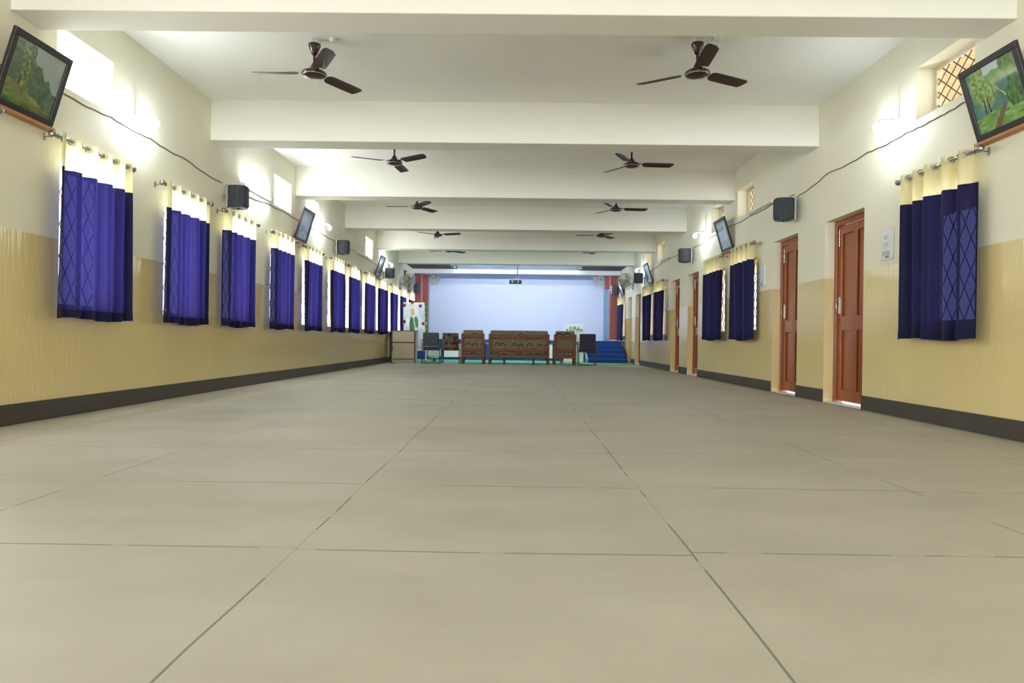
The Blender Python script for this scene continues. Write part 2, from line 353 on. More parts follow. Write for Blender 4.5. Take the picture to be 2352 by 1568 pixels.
holesR = [(y + .15, y + WW, .86, 2.03) for y in R_WIN] + [(a, b, 2.71, 3.18) for a, b in VENTS_R] + [(a, b, 0, 2.10) for a, b in DOORS] + [(22.7, 23.2, 2.72, 2.92)]
YB, YE = -10.0, 28.0
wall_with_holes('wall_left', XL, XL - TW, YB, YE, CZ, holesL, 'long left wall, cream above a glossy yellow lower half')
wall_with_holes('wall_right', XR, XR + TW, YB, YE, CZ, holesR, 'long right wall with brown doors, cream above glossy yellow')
tag(MB().box(XL - .3, XR + .3, YB - .2, YE + .2, -.12, 0).build('floor', M['floor']), 'wide greyish beige floor of large sheets with thin dark seams', 'floor', kind='structure')
b = MB()
for x0, x1 in ((XL - TW, -2.9), (2.7, XR + TW)): b.box(x0, x1, YB - .2, YB, 0, CZ)
b.box(-2.9, 2.7, YB - .2, YB, 2.9, CZ)
tag(b.build('wall_back', M['wall']), 'unseen rear wall with a wide opening added for fill light', 'wall', kind='structure')  # rear opening added to let the fill light in
tag(MB().box(XL - TW, XR + TW, YE, YE + .2, 0, CZ).build('wall_front', M['stagewall']), 'large plain pale blue wall behind the stage', 'wall', kind='structure')
tag(MB().box(XL - TW, XR + TW, YB - .2, 21.6, CZ, CZ + .15).build('ceiling', M['ceil']), 'white ceiling of the hall between the beams', 'ceiling', kind='structure')
BEAMS = [5.06, 8.37, 11.58, 14.90, 18.22, 21.59]
bl = ['nearest wide beam crossing the top edge of the picture', 'deep cream beam behind the nearest pair of ceiling fans', 'beam behind the second pair of ceiling fans',
      'beam behind the third pair of ceiling fans', 'beam behind the fourth pair of ceiling fans', 'last hall beam in front of the silver stage ceiling']
for y, l in zip(BEAMS, bl):
    tag(MB().box(XL, XR, y, y + .34, BZ, CZ + .02).build('ceiling_beam', M['beam'], bevel=.008), l, 'beam', 'cross beams of the hall ceiling', 'structure')
for y, l in ((1.7, 'beam overhead just in front of the camera, out of the picture'), (-1.6, 'first beam behind the camera'), (-4.9, 'second beam behind the camera'), (-8.2, 'third beam behind the camera')):
    tag(MB().box(XL, XR, y, y + .34, BZ, CZ + .02).build('ceiling_beam', M['beam']), l, 'beam', 'cross beams of the hall ceiling', 'structure')
tag(MB().box(XL, XR, 24.58, 24.9, 3.02, 3.22).build('trim_1', M['trimw'], bevel=.008), 'pale lintel across the front of the stage', 'lintel', kind='structure')
tag(MB().box(XL, XR, 24.9, YE, 3.14, 3.3).build('ceiling_stage', M['stageceil']), 'grey blue ceiling over the stage', 'ceiling', kind='structure')
tag(MB().box(XL, -2.30, 21.93, 24.58, 3.17, 3.25).build('ceiling_panel', M['dark']), 'dark ceiling panel at the left before the stage', 'ceiling panel', kind='structure')
tag(MB().box(2.13, XR, 21.93, 24.58, 3.17, 3.25).build('ceiling_panel', M['dark']), 'dark ceiling panel at the right before the stage', 'ceiling panel', kind='structure')
tag(MB().box(-2.30, 2.13, 21.93, 24.58, 3.171, 3.25).build('ceiling_panel', M['foil']), 'crumpled silver foil ceiling panel before the stage', 'ceiling panel', kind='structure')
# skirting
tag(MB().box(XL, XL + .014, YB, 23.5, 0, .155).build('baseboard_left', M['base'], bevel=.004), 'dark grey skirting along the left wall', 'skirting', kind='structure')
b = MB(); ys = [YB] + [v for d in DOORS for v in d] + [23.5]
for i in range(0, len(ys), 2):
    b.box(XR - .014, XR, ys[i], ys[i + 1], 0, .148)
tag(b.build('baseboard_right', M['base'], bevel=.004), 'dark grey skirting between the doors of the right wall', 'skirting', kind='structure')
# outside, right: veranda roof on the far side of the vents
b = MB(); n = 160
for i in range(n):
    y0 = 2 + i * .15; b.add([(XR + TW + .02, y0, 3.62), (XR + 3.6, y0, 2.85), (XR + 3.6, y0 + .075, 2.89), (XR + TW + .02, y0 + .075, 3.66), (XR + 3.6, y0 + .15, 2.85), (XR + TW + .02, y0 + .15, 3.62)], [(0, 1, 2, 3), (3, 2, 4, 5)])
tag(b.build('veranda_roof', M['veranda']), 'sloping tan veranda roof seen through the vents of the right wall', 'roof', kind='structure')

tag(MB().box(XR + TW + .01, XR + 14, -14, 40, -.30, -.12).build('ground', mat('warm_bounce_earth', (.50, .43, .33), .9, noise=(.7, .2))), 'bare earth outside the right wall, added for warm bounce light', 'ground', kind='structure')  # ground plane added to bounce warm light onto the vent jambs

# windows: frame, diamond grille
def diamond(bm, x, y0, y1, z0, z1, p, t, asp=1.7):
    def clip(pt, d, lo, hi):
        t0, t1 = -1e9, 1e9
        for k in (0, 1):
            if abs(d[k]) < 1e-9: continue
            a, c = (lo[k] - pt[k]) / d[k], (hi[k] - pt[k]) / d[k]
            t0 = max(t0, min(a, c)); t1 = min(t1, max(a, c))
        return (t0, t1) if t1 > t0 + .01 else None
    L = max(y1 - y0, z1 - z0) * 3
    for sgn in (1, -1):
        k = -L
        while k < L:
            pt = (y0 + k, z0); d = (1, sgn * asp); r_ = clip(pt, d, (y0, z0), (y1, z1))
            if r_:
                A = (pt[0] + d[0] * r_[0], pt[1] + d[1] * r_[0]); B = (pt[0] + d[0] * r_[1], pt[1] + d[1] * r_[1])
                bm.tube([(x, *A), (x, *B)], t, 4, False)
            k += p
def window(n, side, y0, y1, z0, z1, glass, label, grille=True, p=.16, asp=1.7):
    s = -1 if side == 'L' else 1; xw = XL if side == 'L' else XR; xf = xw + s * (TW - .05)
    root = thing('window_%d' % n, label, 'window', (xf, (y0 + y1) / 2, z0), kind='structure')
    hw, hh = (y1 - y0) / 2, z1 - z0
    f = .035; b = MB()
    b.box(-.02, .02, -hw, hw, 0, f).box(-.02, .02, -hw, hw, hh - f, hh).box(-.02, .02, -hw, -hw + f, f, hh - f).box(-.02, .02, hw - f, hw, f, hh - f)
    b.build('window_frame', M['wframe'], root)
    if grille:
        g = MB(); diamond(g, 0, -hw + f, hw - f, f, hh - f, p, .0055 if p > .12 else .004, asp); g.build('window_grille', M['grill'], root)
    if glass: MB().add([(s * -.01, -hw + f, f), (s * -.01, hw - f, f), (s * -.01, hw - f, hh - f), (s * -.01, -hw + f, hh - f)], [(0, 1, 2, 3)]).build('window_pane', M['glass'], root)
k = 0
for i, y in enumerate(L_WIN):
    k += 1; window(k, 'L', y + .20, y + WW, .90, 2.09, False, 'grilled window behind the %s blue curtain of the left wall' % ORD[i])
for i, y in enumerate(R_WIN):
    k += 1; window(k, 'R', y + .15, y + WW, .86, 2.03, False, 'grilled window behind the %s blue curtain of the right wall' % (ORD[i] if i < 5 else 'farthest'))
for i, (a, c) in enumerate(VENTS):
    k += 1; window(k, 'L', a, c, 2.70, 3.17, True, '%s high vent window of the left wall, glaring white' % (ORD[i] if i < 4 else 'fifth'), grille=False)
for i, (a, c) in enumerate(VENTS_R):
    k += 1; window(k, 'R', a, c, 2.71, 3.18, True, '%s high vent window of the right wall, diamond grille' % (ORD[i] if i < 4 else 'fifth'), p=.15, asp=.8)
for (x, y0, y1, z0, z1, l) in ((XL - .1, 22.65, 23.5, 2.72, 2.95, 'dark panel for a shadow high on the left wall near the stage'), (XR + .1, 22.7, 23.2, 2.72, 2.92, 'dark panel for a shadow high on the right wall near the stage')):
    k += 1; tag(MB().box(x - .02, x + .02, y0, y1, z0, z1).build('window_%d' % k, M['cordb']), l, 'shadow panel', kind='structure')  # dark panels stand in for shadow patches on the walls

# doors
def door(n, y0, y1, label):
    t = thing('door_%d' % n, label, 'door', (XR + .11, (y0 + y1) / 2, 0), kind='structure')
    hw = (y1 - y0) / 2; f = .06
    b = MB().box(0, .09, -hw, -hw + f, 0, 2.10).box(0, .09, hw - f, hw, 0, 2.10).box(0, .09, -hw + f, hw - f, 2.10 - f, 2.10)
    b.build('door_frame', M['door'], t, bevel=.006)
    w0, w1, z0, z1 = -hw + f, hw - f, .03, 2.035
    lf = MB().box(.045, .06, w0, w1, z0, z1)
    st = .085; mid = 0
    for a, c in ((w0, w0 + st), (-st / 2, st / 2), (w1 - st, w1)): lf.box(.022, .045, a, c, z0, z1)
    for a, c in ((z0, .16), (.83, 1.00), (z1 - .10, z1)):
        lf.box(.0225, .045, w0 + st, -st / 2, a, c); lf.box(.0225, .045, st / 2, w1 - st, a, c)
    leaf = lf.build('door_leaf', M['door'], t, bevel=.005)
    # tower bolt (far stile), latch, small handle
    bt = MB().tube([(.012, w1 - .045, 1.80), (.012, w1 - .045, 2.0)], .006, 8)
    for z in (1.82, 1.88, 1.95): bt.box(.008, .024, w1 - .062, w1 - .028, z, z + .014)
    bt.tube([(.012, w1 - .045, 1.84), (-.012, w1 - .045, 1.83)], .004, 6); bt.build('door_bolt', M['chrome'], leaf)
    hd = MB().tube([(.02, w1 - .04, 1.05), (-.015, w1 - .04, 1.06), (-.015, w1 - .04, 1.19), (.02, w1 - .04, 1.20)], .006, 8).box(.014, .022, w1 - .055, w1 - .025, 1.03, 1.22)
    hd.build('door_handle', M['chrome'], leaf)
    pl = MB()
    for z in (.88, .92, .96): pl.lathe([(.0001, 0), (.006, .001), (.006, .004)], 8, (.016, w1 - .04, z), 'x')
    pl.build('screw', M['edge'], leaf)
dl = ['nearest brown panelled door of the right wall, beside the switch plate', 'second brown door of the right wall, under the near speaker', 'third brown door of the right wall, beyond two curtains',
      'fourth brown door of the right wall', 'fifth door of the right wall, violet brown near the green mat', 'farthest door of the right wall, beside the blue steps']
for i, d in enumerate(DOORS): door(i + 1, d[0], d[1], dl[i])
for i, d in enumerate(DOORS):  # white strips stand in for daylight through the gap under each door
    tag(MB().box(XR + .02, XR + TW, d[0] + .005, d[1] - .005, .0, .012).build('trim_%d' % (i + 2), M['white']), 'white strip for daylight under the %s door' % ORD[i], 'light strip', kind='structure')

# ------------------------------------------------------------------ stage
tag(MB().box(XL, XR, 20.15, 24.6, .0, .008).build('green_mat', M['green']), 'green matting strip on the floor before the blue stage', 'mat')
st = thing('stage', 'blue carpeted stage platform with white panels on its front', 'stage', (0, 23.55, 0))
MB().box(XL + .004, 2.15, 0, 4.44, 0.009, .70).box(2.15, XR - .004, .76, 4.44, 0.009, .70).build('platform', M['blue'], st, bevel=.01)
for a, c in ((-2.49, -1.70), (-.46, .22), (.9, 1.45)): MB().box(a, c, -.02, 0, .09, .55).build('front_panel', M['white'], st)
sp_ = thing('stage_steps', 'flight of five blue carpeted steps at the right of the stage', 'steps', (2.82, 21.9, 0))
for i in range(5): MB().box(-.60, .64 - .0 * i, .37 * i, 2.4 if i == 4 else .37 * (i + 1), .009, .14 * (i + 1) - .006).build('step', M['blue'], sp_, bevel=.012)
MB().prism([(.02, .01), (2.4, .01), (2.4, .70), (1.65, .70), (.02, .12)], 'x', -.66, -.60).build('stringer', M['teal'], sp_)
def column(x0, x1, y0, y1, z0, z1, label, capz=None):
    t = thing('stage_column', label, 'column', ((x0 + x1) / 2, y0, z0), kind='structure')
    a = (x1 - x0) / 2
    MB().box(-a, a, 0, y1 - y0, .06 if z0 > .5 else 0, z1 - z0).build('shaft', M['granite'], t, bevel=.006)
    if z0 > .5: MB().box(-a - .03, a + .03, -.03, y1 - y0 + .03, 0, .06).build('column_base', M['steel'], t, bevel=.01)
column(XL, -3.50, 25.0, 25.4, .70, 3.13, 'red granite column at the left front of the stage')
column(-3.70, -3.46, 26.6, 27.0, .70, 3.13, 'red granite column behind the left front column')
column(3.29, XR, 25.0, 25.4, .70, 3.13, 'red granite column at the right front of the stage')
tag(MB().box(3.36, 3.50, 27.3, 27.5, .70, 3.13).build('teal_pillar', M['teal'], bevel=.01), 'narrow teal pillar beside the right granite column', 'pillar', kind='structure')
tag(MB().box(3.27, 3.50, 26.4, 26.7, 2.68, 3.13).build('granite_block', M['granite'], bevel=.006), 'red granite block hanging high at the right of the stage', 'block', kind='structure')
# added fill tubes, hidden behind the lintel to brighten the stage
for i, x in enumerate((-2.2, 0, 2.2)):
    t = thing('hidden_fill_tube', 'unseen fill tube added behind the stage lintel, %s' % ['left', 'middle', 'right'][i], 'lamp', (x, 24.93, 3.06), group='added fill tubes behind the stage lintel')
    MB().box(-.6, .6, 0, .03, .02, .07).build('fill_batten', M['pvc'], t)
    MB().tube([(-.57, .045, .03), (.57, .045, .03)], .014, 8).build('fill_tube', M['stage_fill'], t)

for i, x in enumerate((-1.3, 1.3)):  # added tubes, out of sight, brighten the foil ceiling and lintel front
    t = thing('hidden_fill_tube', 'unseen fill tube added behind the last hall beam, %s' % ['left', 'right'][i], 'lamp', (x, 21.935, 3.07), group='added fill tubes behind the last beam')
    MB().box(-.6, .6, 0, .03, .02, .06).build('fill_batten', M['pvc'], t)
    MB().tube([(-.57, .045, .03), (.57, .045, .03)], .014, 8).build('fill_tube', M['beam_fill'], t)

# ------------------------------------------------------------------ ceiling fans
def make_fan():
    t = thing('ceiling_fan', '', 'ceiling fan')
    # origin at the ceiling
    MB().tube([(-.03, 0, 0), (-.03, 0, -.05), (-.015, 0, -.075), (.015, 0, -.075), (.03, 0, -.05), (.03, 0, 0)], .006, 8).build('ceiling_hook', M['pvc'], t)
    MB().lathe([(.001, -.045), (.056, -.05), (.060, -.06), (.056, -.075), (.048, -.10), (.032, -.135), (.020, -.155), (.010, -.16)], 24).build('canopy', M['brown'], t)
    MB().tube([(0, 0, -.07), (0, 0, -.30)], .0125, 12).build('downrod', M['brown'], t)
    MB().lathe([(.014, -.235), (.022, -.242), (.034, -.262), (.048, -.288), (.055, -.30), (.056, -.305)], 24).build('lower_canopy', M['brown'], t)
    MB().lathe([(.05, -.298), (.062, -.302), (.098, -.312), (.114, -.325), (.117, -.338), (.112, -.350), (.095, -.362), (.060, -.372), (.022, -.378), (.001, -.379)], 32).build('motor_housing', M['brown'], t)
    MB().torus((0, 0, -.352), .108, .004, n=32).build('trim_ring', M['chrome'], t)
    for k in range(3):
        an = R(120 * k)
        b = MB(); R1, R2 = .16, .61; tilt = R(-13)
        def P(x, y, z=0):
            y2, z2 = y * math.cos(tilt) - z * math.sin(tilt), y * math.sin(tilt) + z * math.cos(tilt)
            return (x * math.cos(an) - y2 * math.sin(an), x * math.sin(an) + y2 * math.cos(an), z2 - .328)
        # blade outline: rounded root corners, skewed tip
        ol = [(R1, -.035), (R1 + .015, -.055), (R1 + .03, -.062), (.40, -.064), (R2 - .05, -.062), (R2 - .012, -.05), (R2, -.03), (R2 - .012, .03), (R2 - .045, .062), (.40, .064), (R1 + .04, .062), (R1 + .012, .05), (R1, .03)]
        cam_ = lambda y: -.010 * (1 - (y / .064) ** 2) * -1
        nn = len(ol)
        vs = [P(x, y, cam_(y) + .002) for x, y in ol] + [P(x, y, cam_(y) - .002) for x, y in ol]
        ct = len(vs); vs += [P((R1 + R2) / 2, 0, cam_(0) + .002), P((R1 + R2) / 2, 0, cam_(0) - .002)]
        fs = [(i, (i + 1) % nn, ct) for i in range(nn)] + [(nn + (i + 1) % nn, nn + i, ct + 1) for i in range(nn)] + [((i + 1) % nn, i, nn + i, nn + (i + 1) % nn) for i in range(nn)]
        b.add(vs, fs); bl_ = b.build('blade', M['blade'], t)
        a = MB()
        q = [(.095, -.018), (.15, -.014), (.20, -.03), (.25, -.028), (.25, .028), (.20, .03), (.15, .014), (.095, .018)]
        vs = [P(x, y, .013) for x, y in q] + [P(x, y, .0085) for x, y in q]; n8 = len(q)
        a.add(vs, [tuple(range(n8)), tuple(range(n8, 2 * n8))[::-1]] + [(i, n8 + i, n8 + (i + 1) % n8, (i + 1) % n8) for i in range(n8)])
        a.build('blade_iron', M['steel'], bl_)
    return t
FANS = [(-1.98, 6.65, 59, 'left fan of the nearest pair, brown, under the bright ceiling'), (1.65, 6.55, 28, 'right fan of the nearest pair, brown, beside a white ceiling rose'),
        (-1.80, 9.95, 84, 'left fan of the second pair, behind the deep cream beam'), (1.59, 9.95, 4, 'right fan of the second pair, behind the deep cream beam'),
        (-1.96, 13.3, 60, 'left fan of the third pair from the camera'), (1.84, 13.3, 4, 'right fan of the third pair from the camera'),
        (-1.97, 16.8, 100, 'left fan of the fourth pair from the camera'), (1.95, 16.6, 54, 'right fan of the fourth pair from the camera'),
        (-1.99, 19.8, 44, 'left fan of the farthest pair, nearest the stage'), (1.87, 19.6, 58, 'right fan of the farthest pair, nearest the stage')]
f0 = make_fan()
for i, (x, y, a, l) in enumerate(FANS):
    o = f0 if i == 0 else dup(f0, (0, 0, 0))
    o.location = (x, y, CZ); o.rotation_euler = (0, 0, R(a)); o['label'] = l; o['group'] = 'brown three bladed ceiling fans'
for x, y, l in ((-1.80, 6.64, 'small white ceiling rose and flex beside the near left fan'), (1.84, 6.55, 'white ceiling rose with twisted flex beside the near right fan')):
    t = thing('ceiling_rose', l, 'ceiling rose', (x, y, CZ), group='ceiling roses beside the near fans')
    MB().lathe([(.001, -.03), (.03, -.03), (.034, -.02), (.036, 0)], 16).build('rose_body', M['pvc'], t)
    pts = [(-.03 - .1 * k / 14, .008 * math.sin(k * 1.6), -.028 - .012 * (k / 14) - .006 * math.cos(k * 1.6)) for k in range(15)]
    MB().tube(pts, .004, 6).build('flex', M['pvc'], t)
tag(MB().tube([(-.0, 6.62, CZ), (-.0, 6.62, CZ - .035), (.012, 6.62, CZ - .045), (.02, 6.62, CZ - .03)], .004, 6).build('ceiling_hook', M['pvc']), 'bare hook in the ceiling midway between the near fans', 'hook')

# ------------------------------------------------------------------ curtains and rods   (local x = out from the wall)
XO = .115
def fold_profile(seed):
    rnd = random.Random(seed); nf = 5
    ph = rnd.uniform(-.5, .5); am = [rnd.uniform(.6, 1.15) for _ in range(12)]; wob = [rnd.uniform(-.25, .25) for _ in range(4)]
    def f(u, zt):       # u along 0..1, zt 0 top .. 1 bottom
        t = 2 * PI * nf * u + ph + .5 * math.sin(2 * PI * u + wob[0] * 6)
        a = am[int(u * 10) % 12] * (1 - (u * 10) % 1) + am[(int(u * 10) + 1) % 12] * ((u * 10) % 1)
        s = math.sin(t); s = math.copysign(abs(s) ** .65, s)
        lowf = math.sin(2 * PI * (2.3 + wob[1]) * u + wob[2] * 8)
        return .050 * a * s * (1 - .35 * zt) + .016 * zt * lowf
    g = f
    def f(u, zt): return g(u, zt) + .009 * math.sin(2 * PI * (11.5 + 2 * wob[3]) * u + wob[1] * 20) * min(1, zt * 4)
    return f, nf, ph
def make_curtain(side, i, y0, wd, ztop, zs, zb, label):
    f, nf, ph = fold_profile(i * 7 + (0 if side == 'L' else 50))
    base = (XL, y0, zb) if side == 'L' else (XR, y0 + wd, zb)
    t = thing('curtain', label, 'curtain', base, 0 if side == 'L' else PI, 'blue curtains of the %s wall' % ('left' if side == 'L' else 'right'))
    rnd = random.Random(i)
    NU = 120
    flare = rnd.uniform(.0, .03)
    def sheet(za, zc, rows):
        b = MB(); vs = []
        for r_ in range(rows + 1):
            z = za + (zc - za) * r_ / rows; zt = (ztop - z) / (ztop - zb)
            for k_ in range(NU + 1):
                u = k_ / NU
                hem = .012 * math.sin(7 * u + i) * (zt if r_ == rows or zt > .98 else 0) if zc == zb else 0
                vs.append((XO + f(u, zt), wd * (u + (u - .5) * (.03 * zt)) - .0, z - zb + hem))
        fs = [(r_ * (NU + 1) + k_, r_ * (NU + 1) + k_ + 1, (r_ + 1) * (NU + 1) + k_ + 1, (r_ + 1) * (NU + 1) + k_) for r_ in range(rows) for k_ in range(NU)]
        return b.add(vs, fs, True)
    sheet(ztop, zs, 3).build('header', M['cream'], t)
    pan = sheet(zs, zb, 10).build('panel', M['navy'], t)
    sheet(zb + .075, zb, 2).build('hem', M['navy'], pan, loc=(.003, 0, 0))
    # grommets where the cloth crosses the rod
    zr = ztop - .038 - zb; prev = f(0, 0)
    for k_ in range(1, NU + 1):
        cur = f(k_ / NU, 0)
        if prev * cur < 0:
            u = (k_ - .5) / NU; dx = (f(u + .004, 0) - f(u - .004, 0)) / (.008 * wd)
            nrm = Vector((1, -dx, 0)).normalized()
            o = grom.copy() if grom_used[0] else grom
            if grom_used[0]: C.objects.link(o)
            grom_used[0] = True
            o.parent = t; o.location = (XO, wd * u, zr); o.rotation_euler = nrm.to_track_quat('Z', 'Y').to_euler()
        prev = cur
    return t
grom = MB().torus((0, 0, 0), .026, .006, n=16, k=6).build('grommet', M['chrome']); grom_used = [False]
def make_rod(side, i, y0, wd, zr, label):
    base = (XL, y0, zr) if side == 'L' else (XR, y0 + wd, zr)
    t = thing('curtain_rod', label, 'curtain rod', base, 0 if side == 'L' else PI, 'curtain rods of the %s wall' % ('left' if side == 'L' else 'right'))
    MB().tube([(XO, -.012, 0), (XO, wd + .012, 0)], .0125, 12).build('pole', M['steel'], t)
    for y, s in ((-.012, -1), (wd + .012, 1)):
        b = MB(); prof = [(.012, 0), (.022, .004), (.022, .012), (.015, .018), (.024, .026), (.030, .045), (.028, .062), (.016, .074), (.0005, .078)]
        b.lathe([(r_, s * h) for r_, h in prof], 16, (XO, y, 0), 'y'); b.build('finial', M['steel'], t)
    for y in (.0 + .01, wd - .01):
        MB().tube([(0, y, -.0), (XO - .02, y, -.0), (XO - .012, y, -.018), (XO + .016, y, -.016)], .0045, 8).box(0, .005, y - .011, y + .011, -.03, .03).build('rod_bracket', M['steel'], t)
    return t
CW = 1.0
LN = ['nearest the camera, beside the forest painting', 'second', 'third, under the near speaker', 'fourth, past the lit tube lamp', 'fifth, under the tilted blue grey painting', 'sixth, under the second speaker',
      'seventh', 'eighth', 'ninth, under the third left painting', 'tenth', 'eleventh, just before the stage poster', 'twelfth, behind the stage poster']
for i, y in enumerate(L_WIN):
    make_curtain('L', i, y, CW, 2.265, 1.995, .80, 'royal blue curtain with cream top, left wall, ' + LN[i])
    make_rod('L', i, y, CW, 2.265 - .038, 'steel curtain rod with round finials, left wall, %s from camera' % (ORD[i]))
RN = ['nearest the camera, beside the switch plate', 'second, under the tilted painting', 'third, beyond the painting', 'fourth from the camera', 'fifth from the camera', 'farthest, beside the red granite column']
for i, y in enumerate(R_WIN):
    make_curtain('R', i, y, CW, 2.20, 1.93, .725, 'royal blue curtain with cream top, right wall, ' + RN[i])
    make_rod('R', i, y, CW, 2.20 - .038, 'steel curtain rod with round finials, right wall, %s' % (RN[i].split(',')[0]))
# finial of a rod just leaving the frame at the far left
make_rod('L', 12, 3.75, CW, 2.227, 'curtain rod end cut by the left edge of the picture')

# ------------------------------------------------------------------ paintings
def vnoise(seed):
    rnd = random.Random(seed); g = [[rnd.random() for _ in range(64)] for _ in range(64)]
    def s(x, y):
        xi, yi = math.floor(x), math.floor(y); fx, fy = x - xi, y - yi; fx = fx * fx * (3 - 2 * fx); fy = fy * fy * (3 - 2 * fy)
        q = lambda a, c: g[a % 64][c % 64]
        return (q(xi, yi) * (1 - fx) + q(xi + 1, yi) * fx) * (1 - fy) + (q(xi, yi + 1) * (1 - fx) + q(xi + 1, yi + 1) * fx) * fy
    return lambda x, y: .55 * s(x, y) + .3 * s(2.1 * x, 2.1 * y) + .15 * s(4.7 * x, 4.7 * y)
nz, nz2 = vnoise(3), vnoise(9)
def mix(a, b, t): t = max(0, min(1, t)); return tuple(p * (1 - t) + q * t for p, q in zip(a, b))
def srgb(r_, g, b_): return tuple(((c / 255) / 12.92 if c < 10 else (((c / 255) + .055) / 1.055) ** 2.4) for c in (r_, g, b_))
def forest_slope(u, v):      # tall tree left, tree line falling to the right, grassy slope with a track
    n = nz(u * 14, v * 14)
    top = .98 - .15 * u if u < .42 else (.80 - .75 * (u - .42) - .03 * math.sin(u * 30))
    if u < .40: top = 1.02 - .30 * max(0, u - .25)
    top += .05 * (nz2(u * 20, 1) - .5)
    hill = .36 - .26 * u + .02 * math.sin(u * 5)
    if v > top: return mix(srgb(165, 178, 175), srgb(140, 152, 150), nz(u * 4, v * 4))
    if v > hill:
        c = mix(srgb(50, 78, 62), srgb(98, 122, 98), n * 1.3 - .1)
        if u < .5: c = mix(c, srgb(150, 165, 90), max(0, 1 - abs(u - .30) / .16) * max(0, nz2(u * 30, v * 22) - .42) * 3.2)
        if abs(u - .24 - .02 * v) < .014 and v < .48: c = srgb(70, 60, 45)
        return c
    tr = hill - .10 + .02 * math.sin(u * 9)
    c = mix(srgb(72, 105, 52), srgb(142, 162, 96), nz(u * 9, v * 26) * 1.5 - .25)
    if abs(v - tr) < .025 * (1 - u * .6): c = srgb(140, 112, 80)
    if v < .12: c = mix(c, srgb(50, 62, 45), (.12 - v) * 6)
    return c
def bamboo_lane(u, v):       # light trees left, wooded wall right, blue haze and stream, grass with track
    n = nz(u * 12, v * 12)
    if u > .72 + .05 * math.sin(v * 12) and v > .22: return mix(srgb(42, 82, 34), srgb(104, 152, 70), nz2(u * 34, v * 14) * 1.4 - .2)
    sky = .80 + .04 * nz2(u * 9, 2) * 3
    if v > sky and u > .36: return mix(srgb(176, 190, 205), srgb(195, 205, 215), v)
    if v > sky - .14 and u > .38 and v > .6: return mix(srgb(62, 128, 92), srgb(120, 168, 84), nz(u * 16, v * 10))
    g = .24 + .12 * u
    if v > g:
        c = mix(srgb(58, 96, 88), srgb(108, 150, 140), nz(u * 6, v * 8))
        d = math.hypot((u - .30) / .30, (v - .72) / .42)
        if d < 1: c = mix(c, mix(srgb(70, 118, 40), srgb(172, 196, 128), nz2(u * 26, v * 22) * 1.8 - .4), (1 - d) * 3)
        if v < .52 and (abs(u - .24 - .05 * (v - .3)) < .010 or abs(u - .33 + .08 * (v - .3)) < .012): c = srgb(40, 38, 30)
        if abs(u - (.60 + .06 * math.sin(v * 18))) < .008 + .01 * (.62 - v) and .42 < v < .62: c = srgb(220, 222, 160)
        return c
    c = mix(srgb(78, 128, 48), srgb(158, 196, 110), nz(u * 8, v * 30) * 1.5 - .2)
    if abs(u - .62 - (g - v) * -.9) < .05 + .1 * (g - v): c = srgb(124, 100, 84)
    return c
def grey_sheen(u, v):  # fern scene, blue grey of the reflecting glass painted in
    c = mix(srgb(120, 140, 142), srgb(150, 168, 172), nz(u * 3, v * 4))
    if v < .5 - .3 * abs(u - .3): c = mix(c, srgb(70, 92, 96), .8 * nz2(u * 7, v * 7) + .2)
    if v < .26: c = mix(srgb(74, 100, 88), srgb(150, 165, 150), nz(u * 16, v * 24))
    return c
def pale_sheen(u, v):  # pale blue of sky reflected in the glass is painted into the picture
    c = mix(srgb(130, 155, 158), srgb(172, 190, 192), nz(u * 4, v * 3))
    if .66 < v < .82 and u < .75: c = mix(c, srgb(52, 96, 66), nz2(u * 8, v * 12) * 1.3)
    if v < .3: c = mix(c, srgb(110, 150, 138), nz(u * 10, v * 20))
    return c
def grid_paint(name, fn, wd, ht, nu, nv, material, parent, x=0., to=None):
    vs = [(x, wd * a / nu - wd / 2, ht * c / nv) for c in range(nv + 1) for a in range(nu + 1)]
    fs = [(c * (nu + 1) + a, c * (nu + 1) + a + 1, (c + 1) * (nu + 1) + a + 1, (c + 1) * (nu + 1) + a) for c in range(nv) for a in range(nu)]
    if to: vs = [to(v) for v in vs]
    o = MB().add(vs, fs).build(name, material, parent)
    ca = o.data.color_attributes.new('paint', 'FLOAT_COLOR', 'POINT')
    buf = []
    for c in range(nv + 1):
        for a in range(nu + 1): buf += [*fn(a / nu, c / nv), 1]
    ca.data.foreach_set('color', buf); return o
